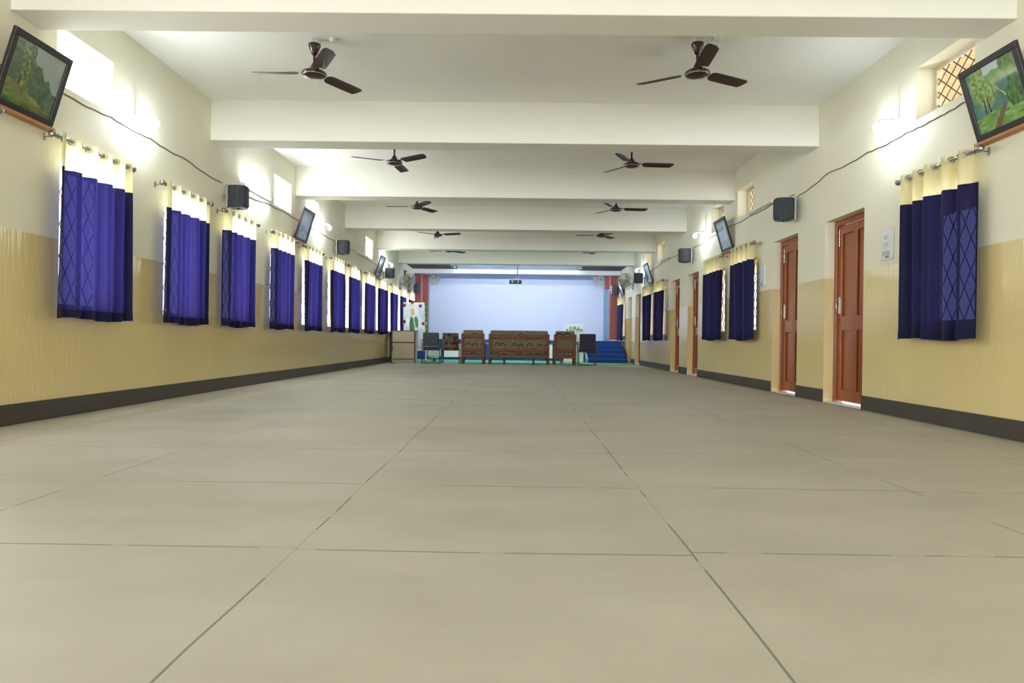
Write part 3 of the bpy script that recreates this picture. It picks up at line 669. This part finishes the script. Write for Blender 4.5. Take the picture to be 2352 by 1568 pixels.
def make_painting(side, yc, fn, label, res=80, wd=.62, ht=.555, zb=2.30):
    # local x out from the wall, frame leans forward at the top; u runs left to right as seen
    base = (XL, yc, zb) if side == 'L' else (XR, yc, zb - .06)
    t = thing('framed_painting', label, 'painting', base, 0 if side == 'L' else PI, 'framed paintings leaning from the %s wall' % ('left' if side == 'L' else 'right'))
    lean = R(17)
    def L(v): # tilt about y at the base
        x, y, z = v; return (x * math.cos(lean) + z * math.sin(lean) + .012, y, -x * math.sin(lean) + z * math.cos(lean) + .012)
    fwd = .048; b = MB()
    for q in ((-wd / 2, wd / 2, 0, fwd), (-wd / 2, wd / 2, ht - fwd, ht), (-wd / 2, -wd / 2 + fwd, fwd, ht - fwd), (wd / 2 - fwd, wd / 2, fwd, ht - fwd)):
        b.box(0, .028, *q)
    b.v = [L(v) for v in b.v]; b.build('frame', M['frame'], t, bevel=.004)
    # when facing the left wall +Y is to the right, facing the right wall (turned by pi) local +y is to the right too
    o = grid_paint('picture', fn, wd - 2 * fwd + .006, ht - 2 * fwd + .006, res, res, M['paint'], t, .016, lambda v: L((v[0], v[1], v[2] + fwd - .003)))
    b = MB().box(.004, .010, -wd / 2 + .01, wd / 2 - .01, .01, ht - .01); b.v = [L(v) for v in b.v]; b.build('backing', M['ledge'], t)
    MB().box(0, .065, -wd / 2, wd / 2, -.028, -.004).build('ledge', M['ledge'], t, bevel=.003)
    MB().tube([(.004, 0, .50), (.10, 0, .46)], .003, 6).build('hanging_wire', M['wire'], t)
    return t
make_painting('L', 5.17, forest_slope, 'large framed forest slope painting cut by the left picture edge', 150)
make_painting('R', 5.12, bamboo_lane, 'large framed green woodland painting cut by the right picture edge', 150)
make_painting('L', 11.78, grey_sheen, 'tilted blue grey painting on the left wall, second from camera', 60)
make_painting('R', 11.88, pale_sheen, 'tilted pale blue painting on the right wall, second from camera', 60)
make_painting('L', 18.25, grey_sheen, 'tilted grey painting on the left wall, third from camera', 24)
make_painting('R', 18.75, pale_sheen, 'tilted pale painting on the right wall, third from camera', 24)
make_painting('L', 23.75, pale_sheen, 'farthest left painting, behind the wall fan', 24)
make_painting('R', 23.75, grey_sheen, 'farthest right painting, behind the wall fan', 24)

# ------------------------------------------------------------------ speakers, lamps, tubes, wires
def make_speaker():
    t = thing('wall_speaker', '', 'speaker')
    # local x out from wall, y along; pentagonal cabinet with curved baffle
    poly = [(.07, .0), (.07, .17), (.10, .20), (.20, .20), (.265, .16), (.30, .09), (.30, .03), (.27, -.015), (.20, -.03), (.10, -.025)]
    MB().prism(poly, 'z', -.14, .14).build('cabinet', M['speaker'], t, bevel=.014, seg=3)
    q = [(.208, -.040), (.278, -.024), (.310, .028), (.310, .092), (.300, .10), (.296, .032), (.266, -.012), (.205, -.028)]
    MB().prism(q, 'z', -.122, .122).build('grille', M['grille'], t, bevel=.004)
    MB().box(.04, .066, .01, .035, -.15, .15).box(0, .045, .06, .11, -.03, .03).box(.045, .066, .01, .16, -.15, -.143).box(.045, .066, .01, .16, .143, .15).build('mount', M['chrome'], t, bevel=.003)
    MB().lathe([(.0005, -.155), (.012, -.155), (.014, -.14)], 12, (.18, .08, 0)).build('knob', M['black'], t)
    return t
s0 = make_speaker()
SP = [('L', 8.72, 2.44, 'black wall speaker on the left wall, nearest the camera, above third curtain'), ('L', 14.02, 2.515, 'black wall speaker on the left wall, second, above sixth curtain'), ('L', 19.15, 2.49, 'black wall speaker on the left wall, third, below a lit bulb'),
      ('R', 8.92, 2.40, 'black wall speaker on the right wall, nearest, above the second door'), ('R', 14.25, 2.46, 'black wall speaker on the right wall, second, above the third door'), ('R', 19.75, 2.49, 'black wall speaker on the right wall, third, below a lit bulb')]
for i, (s, y, z, l) in enumerate(SP):
    o = s0 if i == 0 else dup(s0, (0, 0, 0)); o.location = (XL if s == 'L' else XR, y, z); o['label'] = l; o['group'] = 'black wall speakers'
    if s == 'R': o.scale = (-1, 1, 1)
for x, l, rz in ((-3.64, 'black speaker on the left red granite column', 0), (3.42, 'black speaker on the right red granite column', 0)):
    o = dup(s0, (x - .17, 24.78, 2.52), 0, l, 'black wall speakers')
def make_bulb():
    t = thing('wall_lamp', '', 'lamp')
    MB().lathe([(.03, 0), (.03, .012), (.022, .02), (.018, .05)], 16, axis='x').build('holder_base', M['pvc'], t)
    MB().tube([(.05, 0, 0), (.17, 0, -.01), (.20, 0, -.03)], [.016, .018, .018], 12).build('lamp_holder', M['pvc'], t)
    MB().sphere((.205, 0, -.075), .038, 8, (1, 1, 1.25)).build('bulb', M['lamp'], t)
    MB().tube([(.004, 0, .02), (.004, .005, .12), (.004, 0, .34)], .004, 6).build('lead', M['pvc'], t)
    return t
b0 = make_bulb()
BL = [('L', 6.72, 'lit white bulb on the left wall beside the nearest vent'), ('L', 12.95, 'lit white bulb on the left wall above the sixth curtain'), ('L', 19.35, 'lit white bulb on the left wall above the third speaker'),
      ('R', 6.62, 'lit white bulb on the right wall beside the nearest vent'), ('R', 13.40, 'lit white bulb on the right wall beyond the tilted painting'), ('R', 20.0, 'lit white bulb on the right wall above the third speaker'),
      ('L', .4, 'lit white bulb on the left wall behind the camera view'), ('R', .4, 'lit white bulb on the right wall behind the camera view'),
      ('L', -6.2, 'lit white bulb on the left wall far behind the camera'), ('R', -6.2, 'lit white bulb on the right wall far behind the camera')]
for i, (s, y, l) in enumerate(BL):
    o = b0 if i == 0 else dup(b0, (0, 0, 0)); o.location = (XL if s == 'L' else XR, y, 2.80); o['label'] = l; o['group'] = 'lit wall bulbs'
    o.rotation_euler = (0, 0, 0 if s == 'L' else PI)
def make_tube(lit):
    t = thing('tube_lamp', '', 'tube lamp')
    MB().box(0, .035, -.5, .5, -.022, .022).build('batten', M['pvc'], t, bevel=.004)
    for y in (-.49, .49): MB().box(.03, .06, y - .012, y + .012, -.018, .018).build('end_cap', M['pvc'], t)
    MB().tube([(.052, -.475, 0), (.052, .475, 0)], .013, 10).build('tube', M['tube'] if lit else M['white'], t)
    MB().tube([(.004, .45, .02), (.004, .42, .12), (.004, .46, .2)], .003, 6).build('lead', M['pvc'], t)
    return t
tl = make_tube(True); tl.location = (XL, 9.8, 2.72); tl['label'] = 'glaring lit tube lamp on the left wall beside the near speaker'; tl['group'] = 'tube lamps'
t0 = make_tube(False); t0.location = (XR, 10.3, 2.675); t0.rotation_euler = (0, 0, PI); t0['label'] = 'unlit white tube lamp on the right wall beyond the near speaker'; t0['group'] = 'tube lamps'
dup(t0, (XR, 16.85, 2.69), PI, 'unlit white tube lamp on the right wall beyond the second speaker', 'tube lamps')
dup(t0, (XL, 16.45, 2.665), 0, 'unlit white tube lamp on the left wall beyond the second speaker', 'tube lamps')
def wirerun(side, pts, label):
    x = XL + .006 if side == 'L' else XR - .006; out = []
    for i in range(len(pts) - 1):
        (a, c), (d, e) = pts[i], pts[i + 1]
        for k_ in range(8):
            t_ = k_ / 8; out.append((x, a + (d - a) * t_, c + (e - c) * t_ - .02 * math.sin(PI * t_) * min(1, (d - a)) + .004 * math.sin(i * 5 + k_ * 2)))
    out.append((x, *pts[-1]))
    tag(MB().tube(out, .005, 6).build('wall_wire', M['wire']), label, 'wire', 'sagging wires along the walls')
wirerun('L', [(4.2, 2.60), (4.9, 2.60), (5.6, 2.645), (6.33, 2.66), (7.01, 2.66), (7.75, 2.65), (8.7, 2.60)], 'brown wire along the left wall up to the near speaker')
wirerun('L', [(8.9, 2.60), (10.35, 2.66), (11.0, 2.68), (11.8, 2.66), (13.0, 2.66), (14.1, 2.65)], 'brown wire along the left wall from near speaker to second speaker')
wirerun('L', [(14.2, 2.66), (15.9, 2.66), (16.9, 2.65), (18.2, 2.62), (19.2, 2.58)], 'brown wire along the left wall beyond the second speaker')
wirerun('R', [(4.6, 2.66), (5.63, 2.64), (6.0, 2.63), (6.47, 2.64), (7.2, 2.65), (8.11, 2.66), (9.0, 2.57)], 'brown wire along the right wall up to the near speaker')
wirerun('R', [(9.1, 2.62), (9.8, 2.65), (10.8, 2.65), (11.8, 2.66), (13.0, 2.64), (14.3, 2.62)], 'brown wire along the right wall past the unlit tube lamp')
wirerun('R', [(14.5, 2.64), (16.3, 2.66), (17.4, 2.66), (18.6, 2.62), (19.8, 2.58)], 'brown wire along the right wall beyond the second speaker')
# switch plates
def make_switch():
    t = thing('switch_plate', '', 'switch plate')
    MB().box(0, .012, -.11, .11, -.15, .15).build('plate', M['board'], t, bevel=.004)
    for z, ys in ((.07, (-.045, .0)), (.0, (-.045, .0)), (-.085, (-.07, -.035, .0, .035))):
        for y in ys: MB().box(.012, .018, y - .012, y + .012, z - .02, z + .02).build('switch', M['key'], t, bevel=.002)
    MB().box(.012, .017, -.03, .03, -.13, -.112).build('socket', M['keyd'], t)
    for y in (-.095, .095):
        for z in (-.135, .135): MB().lathe([(.0005, .014), (.004, .014), (.005, .012)], 8, (0, y, z), 'x').build('screw', M['steel'], t)
    return t
w0 = make_switch()
for i, (y, z, l) in enumerate(((6.78, 1.65, 'white switch plate beside the nearest brown door'), (10.25, 1.66, 'white switch plate beyond the second brown door'), (16.55, 1.66, 'white switch plate beyond the fourth brown door'))):
    o = w0 if i == 0 else dup(w0, (0, 0, 0)); o.location = (XR, y, z); o.rotation_euler = (0, 0, PI); o['label'] = l; o['group'] = 'white switch plates'

# wall fans
def make_wallfan():
    t = thing('wall_fan', '', 'wall fan')
    MB().box(0, .03, -.05, .05, -.22, .02).tube([(.02, 0, -.02), (.14, -.02, -.04), (.20, -.04, .02)], .016, 8).build('wall_bracket', M['fanpale'], t, bevel=.004)
    h = bpy.data.objects.new('fan_head', None)
    ax = Vector((.52, -.80, -.30)).normalized(); q = ax.to_track_quat('Z', 'Y').to_matrix(); o_ = Vector((.22, -.05, .06))
    def T(b):
        b.v = [tuple(q @ Vector(v) + o_) for v in b.v]; return b
    T(MB().lathe([(.0005, -.10), (.05, -.10), (.065, -.08), (.065, 0), (.05, .03)], 20)).build('motor', M['fanpale'], t)
    g = MB()
    for k_ in range(12):
        r_ = .02 + .23 * k_ / 11; g.torus((0, 0, .12 - .05 * (k_ / 11) ** 2), r_, .0022, n=24, k=4)
        g.torus((0, 0, .0 + .06 * (k_ / 11) ** 2), r_, .0022, n=24, k=4)
    for k_ in range(20):
        an = 2 * PI * k_ / 20
        g.tube([(.02 * math.cos(an), .02 * math.sin(an), .12), (.15 * math.cos(an), .15 * math.sin(an), .10), (.25 * math.cos(an), .25 * math.sin(an), .07)], .002, 4, False)
        g.tube([(.05 * math.cos(an), .05 * math.sin(an), .0), (.15 * math.cos(an), .15 * math.sin(an), .025), (.25 * math.cos(an), .25 * math.sin(an), .06)], .002, 4, False)
    g.torus((0, 0, .065), .25, .009, n=32); cage = T(g).build('cage', M['fanpale'], t)
    for k_ in range(3):
        b = MB(); an0 = 2 * PI * k_ / 3; vs = []
        for r_ in (.03, .10, .17, .22):
            for w_ in (-.5, .5):
                a2 = an0 + w_ * 1.25; vs.append((r_ * math.cos(a2), r_ * math.sin(a2), .06 + .018 * w_ * 2))
        b.add(vs, [(0, 1, 3, 2), (2, 3, 5, 4), (4, 5, 7, 6)], True); T(b).build('fan_blade', M['fanpale'], t)
    bpy.data.objects.remove(h)
    return t
wf = make_wallfan(); wf.location = (XL, 21.95, 2.44); wf['label'] = 'pale wall fan on the left wall before the stage'; wf['group'] = 'pale wall fans'
o = dup(wf, (XR, 21.75, 2.52), 0, 'pale wall fan on the right wall before the stage', 'pale wall fans'); o.scale = (-1, 1, 1)
o = dup(wf, (-3.46, 26.75, 2.98), 0, 'wall fan high on the inner left stage column', 'pale wall fans')
o = dup(wf, (3.27, 26.55, 2.98), 0, 'wall fan high on the hanging red granite block', 'pale wall fans'); o.scale = (-1, 1, 1)

# projector, small spot boxes
t = thing('projector', 'black projector hanging on a long pole before the stage', 'projector', (-.10, 22.35, 2.5))
MB().box(-.20, .20, -.14, .14, 0, .105).build('projector_body', M['black'], t, bevel=.015)
MB().tube([(.06, 0, .66), (.06, 0, .24)], .016, 10).build('drop_pole', M['tubeleg'], t)
MB().tube([(.06, 0, .26), (-.02, .02, .1)], .007, 6).tube([(.06, 0, .26), (.12, -.02, .1)], .007, 6).tube([(.06, 0, .26), (.05, .08, .1)], .007, 6).build('mount_strut', M['steel'], t)
MB().tube([(.06, -.02, .64), (-.06, -.02, .60), (-.14, -.01, .67)], .006, 6).tube([(.07, -.14, .1), (.10, -.145, .06), (.06, -.145, .01)], .005, 6).build('cable', M['pvc'], t)
MB().lathe([(.0005, -.015), (.03, -.015), (.034, 0)], 16, (-.10, -.14, .05), 'y').build('lens', M['steel'], t)
for x, y, l in ((-2.14, 23.3, 'small black spot box under the left end of the silver ceiling'), (2.03, 23.15, 'small black spot box under the right end of the silver ceiling')):
    t = thing('spot_box', l, 'spot lamp', (x, y, 3.05), group='black spot boxes')
    MB().box(-.09, .09, -.06, .06, 0, .10).build('housing', M['black'], t, bevel=.01)
    MB().box(-.02, .02, -.01, .01, .10, .125).build('mount', M['steel'], t)
    MB().lathe([(.0005, -.062), (.02, -.064), (.025, -.06)], 12, (0, 0, .05), 'y').build('lens', M['chrome'], t)

# ------------------------------------------------------------------ furniture before the stage (backs to the camera)
def wooden_seat(name, label, cat, xc, wd, legs_mid, fab, y=19.5):
    t = thing(name, label, cat, (xc, y, 0), group='wooden seats with swirl upholstery')
    h = wd / 2
    for s in (-1, 1):
        b = MB(); x = s * (h - .03)
        b.lathe([(.022, 0), (.030, .02), (.024, .05), (.036, .09), (.024, .13), (.034, .17), (.034, .19)], 14, (x, 0, 0)).box(x - .03, x + .03, -.03, .03, .19, .86)
        b.build('rear_leg', M['wood'], t, bevel=.004)
        b = MB(); b.lathe([(.022, 0), (.030, .02), (.024, .05), (.036, .09), (.024, .13), (.034, .17), (.034, .19)], 14, (x, .62, 0)).box(x - .03, x + .03, .59, .65, .19, .60)
        b.build('front_leg', M['woodd'], t, bevel=.004)
        MB().box(x - .04 + s * .02, x + .04 + s * .02, -.02, .68, .58, .625).build('armrest', M['woodd'], t, bevel=.01)
        MB().box(x - .02, x + .02, .03, .60, .20, .28).build('side_rail', M['wood'], t, bevel=.004)
    for z0, z1, yy in ((.74, .83, .025), (.37, .455, .025), (.19, .275, .025)):
        MB().box(-h + .06, h - .06, -yy, yy, z0, z1).build('back_rail', M['wood'], t, bevel=.005)
    MB().box(-h + .06, h - .06, .60, .64, .19, .27).build('front_rail', M['wood'], t, bevel=.005)
    bk = MB(); bk.box(-h + .045, h - .045, .028, .14, .34, .955); bk.build('back_cushion', M[fab], t, bevel=.035, seg=4)
    MB().box(-h + .06, h - .06, .032, .64, .275, .42).build('seat_cushion', M[fab], t, bevel=.03, seg=4)
    if legs_mid:
        for x in legs_mid:
            MB().lathe([(.020, 0), (.030, .02), (.024, .05), (.034, .09), (.024, .13), (.032, .17), (.032, .20)], 12, (x, .12, 0)).build('middle_leg', M['woodd'], t)
    return t
wooden_seat('armchair', 'wooden armchair with swirl fabric back, left of the sofa', 'armchair', -1.26, .65, None, 'swirl')
wooden_seat('sofa', 'wide wooden sofa with swirl upholstery, back turned to camera', 'sofa', .035, 1.70, (-.41, .41), 'swirl')
wooden_seat('armchair', 'wooden armchair with swirl fabric back, right of the sofa', 'armchair', 1.32, .63, None, 'swirl2')
def metal_chair(label, xc, fab, cant, y=19.5, h=.87, rz=0):
    t = thing('visitor_chair', label, 'chair', (xc, y, 0), rz, 'metal framed visitor chairs')
    w2 = .225
    MB().box(-w2, w2, .0, .07, .44, h).build('backrest', M[fab], t, bevel=.028, seg=4)
    MB().box(-w2, w2, .03, .48, .39, .45).build('seat', M[fab], t, bevel=.025, seg=4)
    for s in (-1, 1):
        x = s * (w2 + .02)
        if cant:   # sled frame: runner on the floor
            MB().tube([(x, .03, .60), (x, .02, .44), (x, .02, .02), (x, .05, .012), (x, .45, .012), (x, .47, .03), (x, .47, .62), (x, .44, .645), (x, .05, .645)], .012, 8).build('leg', M['tubeleg'], t)
        else:
            MB().tube([(x, .02, 0), (x, .02, .66)], .012, 8).build('rear_leg', M['tubeleg'], t)
            MB().tube([(x, .46, 0), (x, .46, .64)], .012, 8).build('front_leg', M['tubeleg'], t)
        MB().box(x - .025, x + .025, .02, .42, .635, .665).build('armrest', M['black'], t, bevel=.01)
    MB().tube([(-w2 - .02, .05, .38), (w2 + .02, .05, .38)], .01, 8).tube([(-w2 - .02, .44, .38), (w2 + .02, .44, .38)], .01, 8).build('seat_frame', M['tubeleg'], t)
    if cant: MB().tube([(-w2 - .02, .03, .012), (w2 + .02, .03, .012)], .011, 8).build('floor_bar', M['tubeleg'], t)
    if fab == 'grey': MB().box(-w2 + .02, w2 - .02, -.006, .003, .475, .49).build('piping', M['piping'], t)
    return t
metal_chair('plain grey chair with sled frame beside the almond cabinet', -2.44, 'grey', True)
metal_chair('brown patchwork chair with dark metal legs, left of the armchairs', -1.89, 'patch', False, h=.865)
metal_chair('dark plaid chair with sled frame at the right end of the row', 1.955, 'plaid', True, h=.885)
# cabinet
t = thing('cabinet', 'almond laminate cabinet with dark edges against the left wall', 'cabinet', (-3.22, 19.55, 0))
MB().box(-.31, .31, .02, .60, .0, .90).build('carcass', M['lam'], t)
MB().box(-.325, .345, 0, .60, .90, .922).box(.31, .345, 0, .03, 0, .90).box(-.325, -.31, 0, .03, 0, .90).box(-.31, .31, 0, .022, .565, .59).box(-.31, .31, 0, .022, .10, .12).build('edging', M['edge'], t)
d1 = MB().box(-.30, .30, -.002, .018, .60, .89).build('top_flap', M['lam'], t, bevel=.003)
MB().tube([(-.05, -.002, .83), (-.05, -.02, .83), (.05, -.02, .83), (.05, -.002, .83)], .004, 6).build('flap_handle', M['steel'], d1)
MB().lathe([(.0005, -.008), (.010, -.008), (.011, 0)], 12, (0, 0, .865), 'y').build('lock', M['steel'], d1)
for s in (-1, 1):
    d = MB().box(s * .003, s * .30, -.002, .018, .13, .56).build('door', M['lam'], t, bevel=.003)
    MB().tube([(s * .06, -.002, .27), (s * .06, -.02, .28), (s * .06, -.02, .35), (s * .06, -.002, .36)], .005, 6).build('handle', M['steel'], d)
t = thing('floor_speaker', 'tall dark cabinet box between the left wall and the almond cabinet', 'speaker cabinet', (-3.64, 20.35, 0))
MB().box(-.085, .10, 0, .3, .02, .87).build('box', M['black'], t, bevel=.01)
MB().box(-.06, .075, -.006, 0, .08, .8).build('front_mesh', M['grille'], t)
for x in (-.06, .07): MB().box(x - .015, x + .015, .02, .26, 0, .02).build('foot', M['black'], t)
t = thing('desk_microphone_stand', 'short microphone stand on the floor before the almond cabinet', 'microphone stand', (-3.50, 19.38, 0))
MB().lathe([(.0005, .02), (.03, .02), (.07, .012), (.075, 0)], 20).build('stand_base', M['black'], t)
MB().tube([(0, 0, .015), (0, 0, .34)], .007, 8).build('pole', M['steel'], t)
MB().tube([(0, 0, .33), (.0, -.01, .45)], [.011, .016], 10).build('microphone', M['black'], t)
# low table with white top
t = thing('tea_table', 'low white topped table behind the sofa, seen between the seats', 'table', (.05, 20.75, 0))
MB().box(-1.15, 1.35, -.25, .25, .56, .60).build('table_top', M['white'], t, bevel=.006)
for x in (-1.05, 1.25):
    for y in (-.2, .2): MB().box(x - .025, x + .025, y - .025, y + .025, .008, .56).build('leg', M['woodd'], t)
# podium
t = thing('podium', 'white podium with green SPA lettering before the blue steps', 'podium', (1.80, 22.3, .008))
MB().box(-.30, .30, 0, .42, 0, 1.205).build('podium_body', M['white'], t, bevel=.008)
def lettering(txt, x, z, size, rot, parent, name='lettering'):
    c = bpy.data.curves.new('text', 'FONT'); c.body = txt; c.size = size; c.extrude = .003; c.align_x = 'CENTER'; c.offset = .004
    tmp = bpy.data.objects.new('text', c); C.objects.link(tmp); bpy.context.view_layer.update()
    me = bpy.data.meshes.new_from_object(tmp.evaluated_get(bpy.context.evaluated_depsgraph_get())); me.name = name
    bpy.data.objects.remove(tmp); bpy.data.curves.remove(c)
    o = bpy.data.objects.new(name, me); C.objects.link(o); me.materials.clear(); me.materials.append(M['textg']); o.parent = parent
    o.location = (x, -.004, z); o.rotation_euler = (PI / 2, rot, 0)
lettering('S', -.105, .985, .20, R(-6), t); lettering('P', .0, .995, .20, 0, t); lettering('A', .115, .985, .20, R(6), t)
for s in (-1, 1):
    b = MB(); x = s * .215
    b.prism([(x, .97), (x + s * .05, 1.05), (x - s * .03, 1.06), (x - s * .03, 1.03), (x - s * .005, 1.02)], 'y', -.007, -.0005).build('leaf_mark', M['textg'], t)
for zz, pts in enumerate(([(-.16, .90), (-.02, .93), (.10, .92), (.13, .90)], [(-.2, .78), (-.05, .84), (.10, .82), (.16, .74)], [(-.18, .62), (-.02, .70), (.08, .66), (.12, .72)], [(-.1, .5), (.0, .55), (.1, .52), (.14, .60)])):
    MB().tube([(x, -.003, z) for x, z in pts], .006, 5).build('drawn_line', M['sketch'], t)
# poster pair
def poster(u, v):
    c = mix(srgb(225, 232, 242), srgb(150, 190, 228), nz(u * 5, v * 7) * 1.6 - .5)
    if v < .42: c = mix(c, srgb(190, 186, 190), .7 - v)
    if abs(v - .06) < .02 and u < .5: c = srgb(70, 120, 80)
    # standing robed figure
    cx = .52
    if v < .60:
        wdt = .10 + .16 * (1 - abs(v - .40) / .25) if v > .2 else .17
    if .12 < v < .36 and abs(u - cx - .04) < .13: c = mix(srgb(120, 150, 215), srgb(205, 200, 225), nz2(u * 8, v * 10))
    if v <= .13 and abs(u - cx) < .14: c = srgb(205, 170, 140)
    d = math.hypot((u - .40) / .13, (v - .47) / .23); d2 = math.hypot((u - .58) / .12, (v - .56) / .13)
    if d < 1 or (d2 < 1 and v > .45): c = mix(srgb(20, 95, 62), srgb(50, 140, 95), nz2(u * 12, v * 10))
    if .9 < d < 1.03 and u > .36: c = srgb(205, 190, 120)
    if abs((u - .47) - (.66 - v) * .35) < .018 and .4 < v < .68: c = srgb(235, 225, 220)
    if math.hypot((u - .45) / .065, (v - .75) / .055) < 1: c = srgb(215, 165, 135)
    if math.hypot((u - .45) / .07, (v - .82) / .045) < 1: c = srgb(232, 190, 90)
    if abs(u - .45) < .045 and .67 < v < .72: c = srgb(225, 220, 215)
    if u < .02 or u > .98 or v > .97: c = srgb(235, 240, 242)
    return c
def greenstrip(u, v):
    c = srgb(28, 120, 72)
    if math.hypot((u % .12 - .06) * 1.2, ((v * 8) % 1 - .5) * .10) < .035: c = srgb(150, 200, 60)
    return c
t = thing('poster_stand', 'tall poster of a standing robed figure in a green cloak, roses pinned on', 'poster', (-3.215, 21.40, .024))
sh = lambda v: (v[1] + .06 * (1 - v[2] / 1.4) - .03, -v[0], v[2])
grid_paint('poster_face', poster, .66, 1.42, 60, 110, M['poster'], t, 0.03, lambda v: (v[1] + .05 - .06 * v[2] / 1.42, -v[0] - .0 + .10 * v[2] / 1.42, v[2] + .37))
grid_paint('green_poster', greenstrip, .74, 1.36, 60, 80, M['poster'], t, 0.0, lambda v: (v[1] + .09 - .06 * v[2] / 1.42, -v[0] + .02 + .10 * v[2] / 1.42, v[2] + .37))
MB().box(-.30, .42, -.02, .10, .30, .372).build('poster_shelf', M['white'], t)
for x in (-.25, .38): MB().tube([(x, .02, 0), (x, .04, .32)], .014, 8).tube([(x, .30, 0), (x, .06, 1.2)], .010, 8).build('easel_leg', M['white'], t)
for (u, v) in ((.06, .93), (.42, 1.0), (.80, .92), (.04, .58), (.92, .54)):
    x = (u - .5) * .66 + .05 - .06 * v; z = v * 1.42 + .37; y = -.05 + .10 * v
    b = MB()
    for k_ in range(5): an = k_ * 2 * PI / 5; b.sphere((x + .028 * math.cos(an), y, z + .03 * math.sin(an)), .022, 5, (1, .7, 1))
    b.sphere((x, y - .01, z), .02, 5).build('rose', M['rose'], t)
# white stool behind the grey chair
t = thing('white_stool', 'small white stool with dark post behind the grey chair', 'stool', (-2.55, 21.3, .008))
MB().lathe([(.0005, .40), (.18, .40), (.20, .38), (.21, .18), (.14, .10), (.0005, .10)], 8, smooth=False).build('stool_body', M['white'], t)
MB().tube([(0, 0, .008), (0, 0, .11)], .03, 10).lathe([(.10, 0), (.10, .012), (.02, .02)], 16).build('stool_foot', M['black'], t)
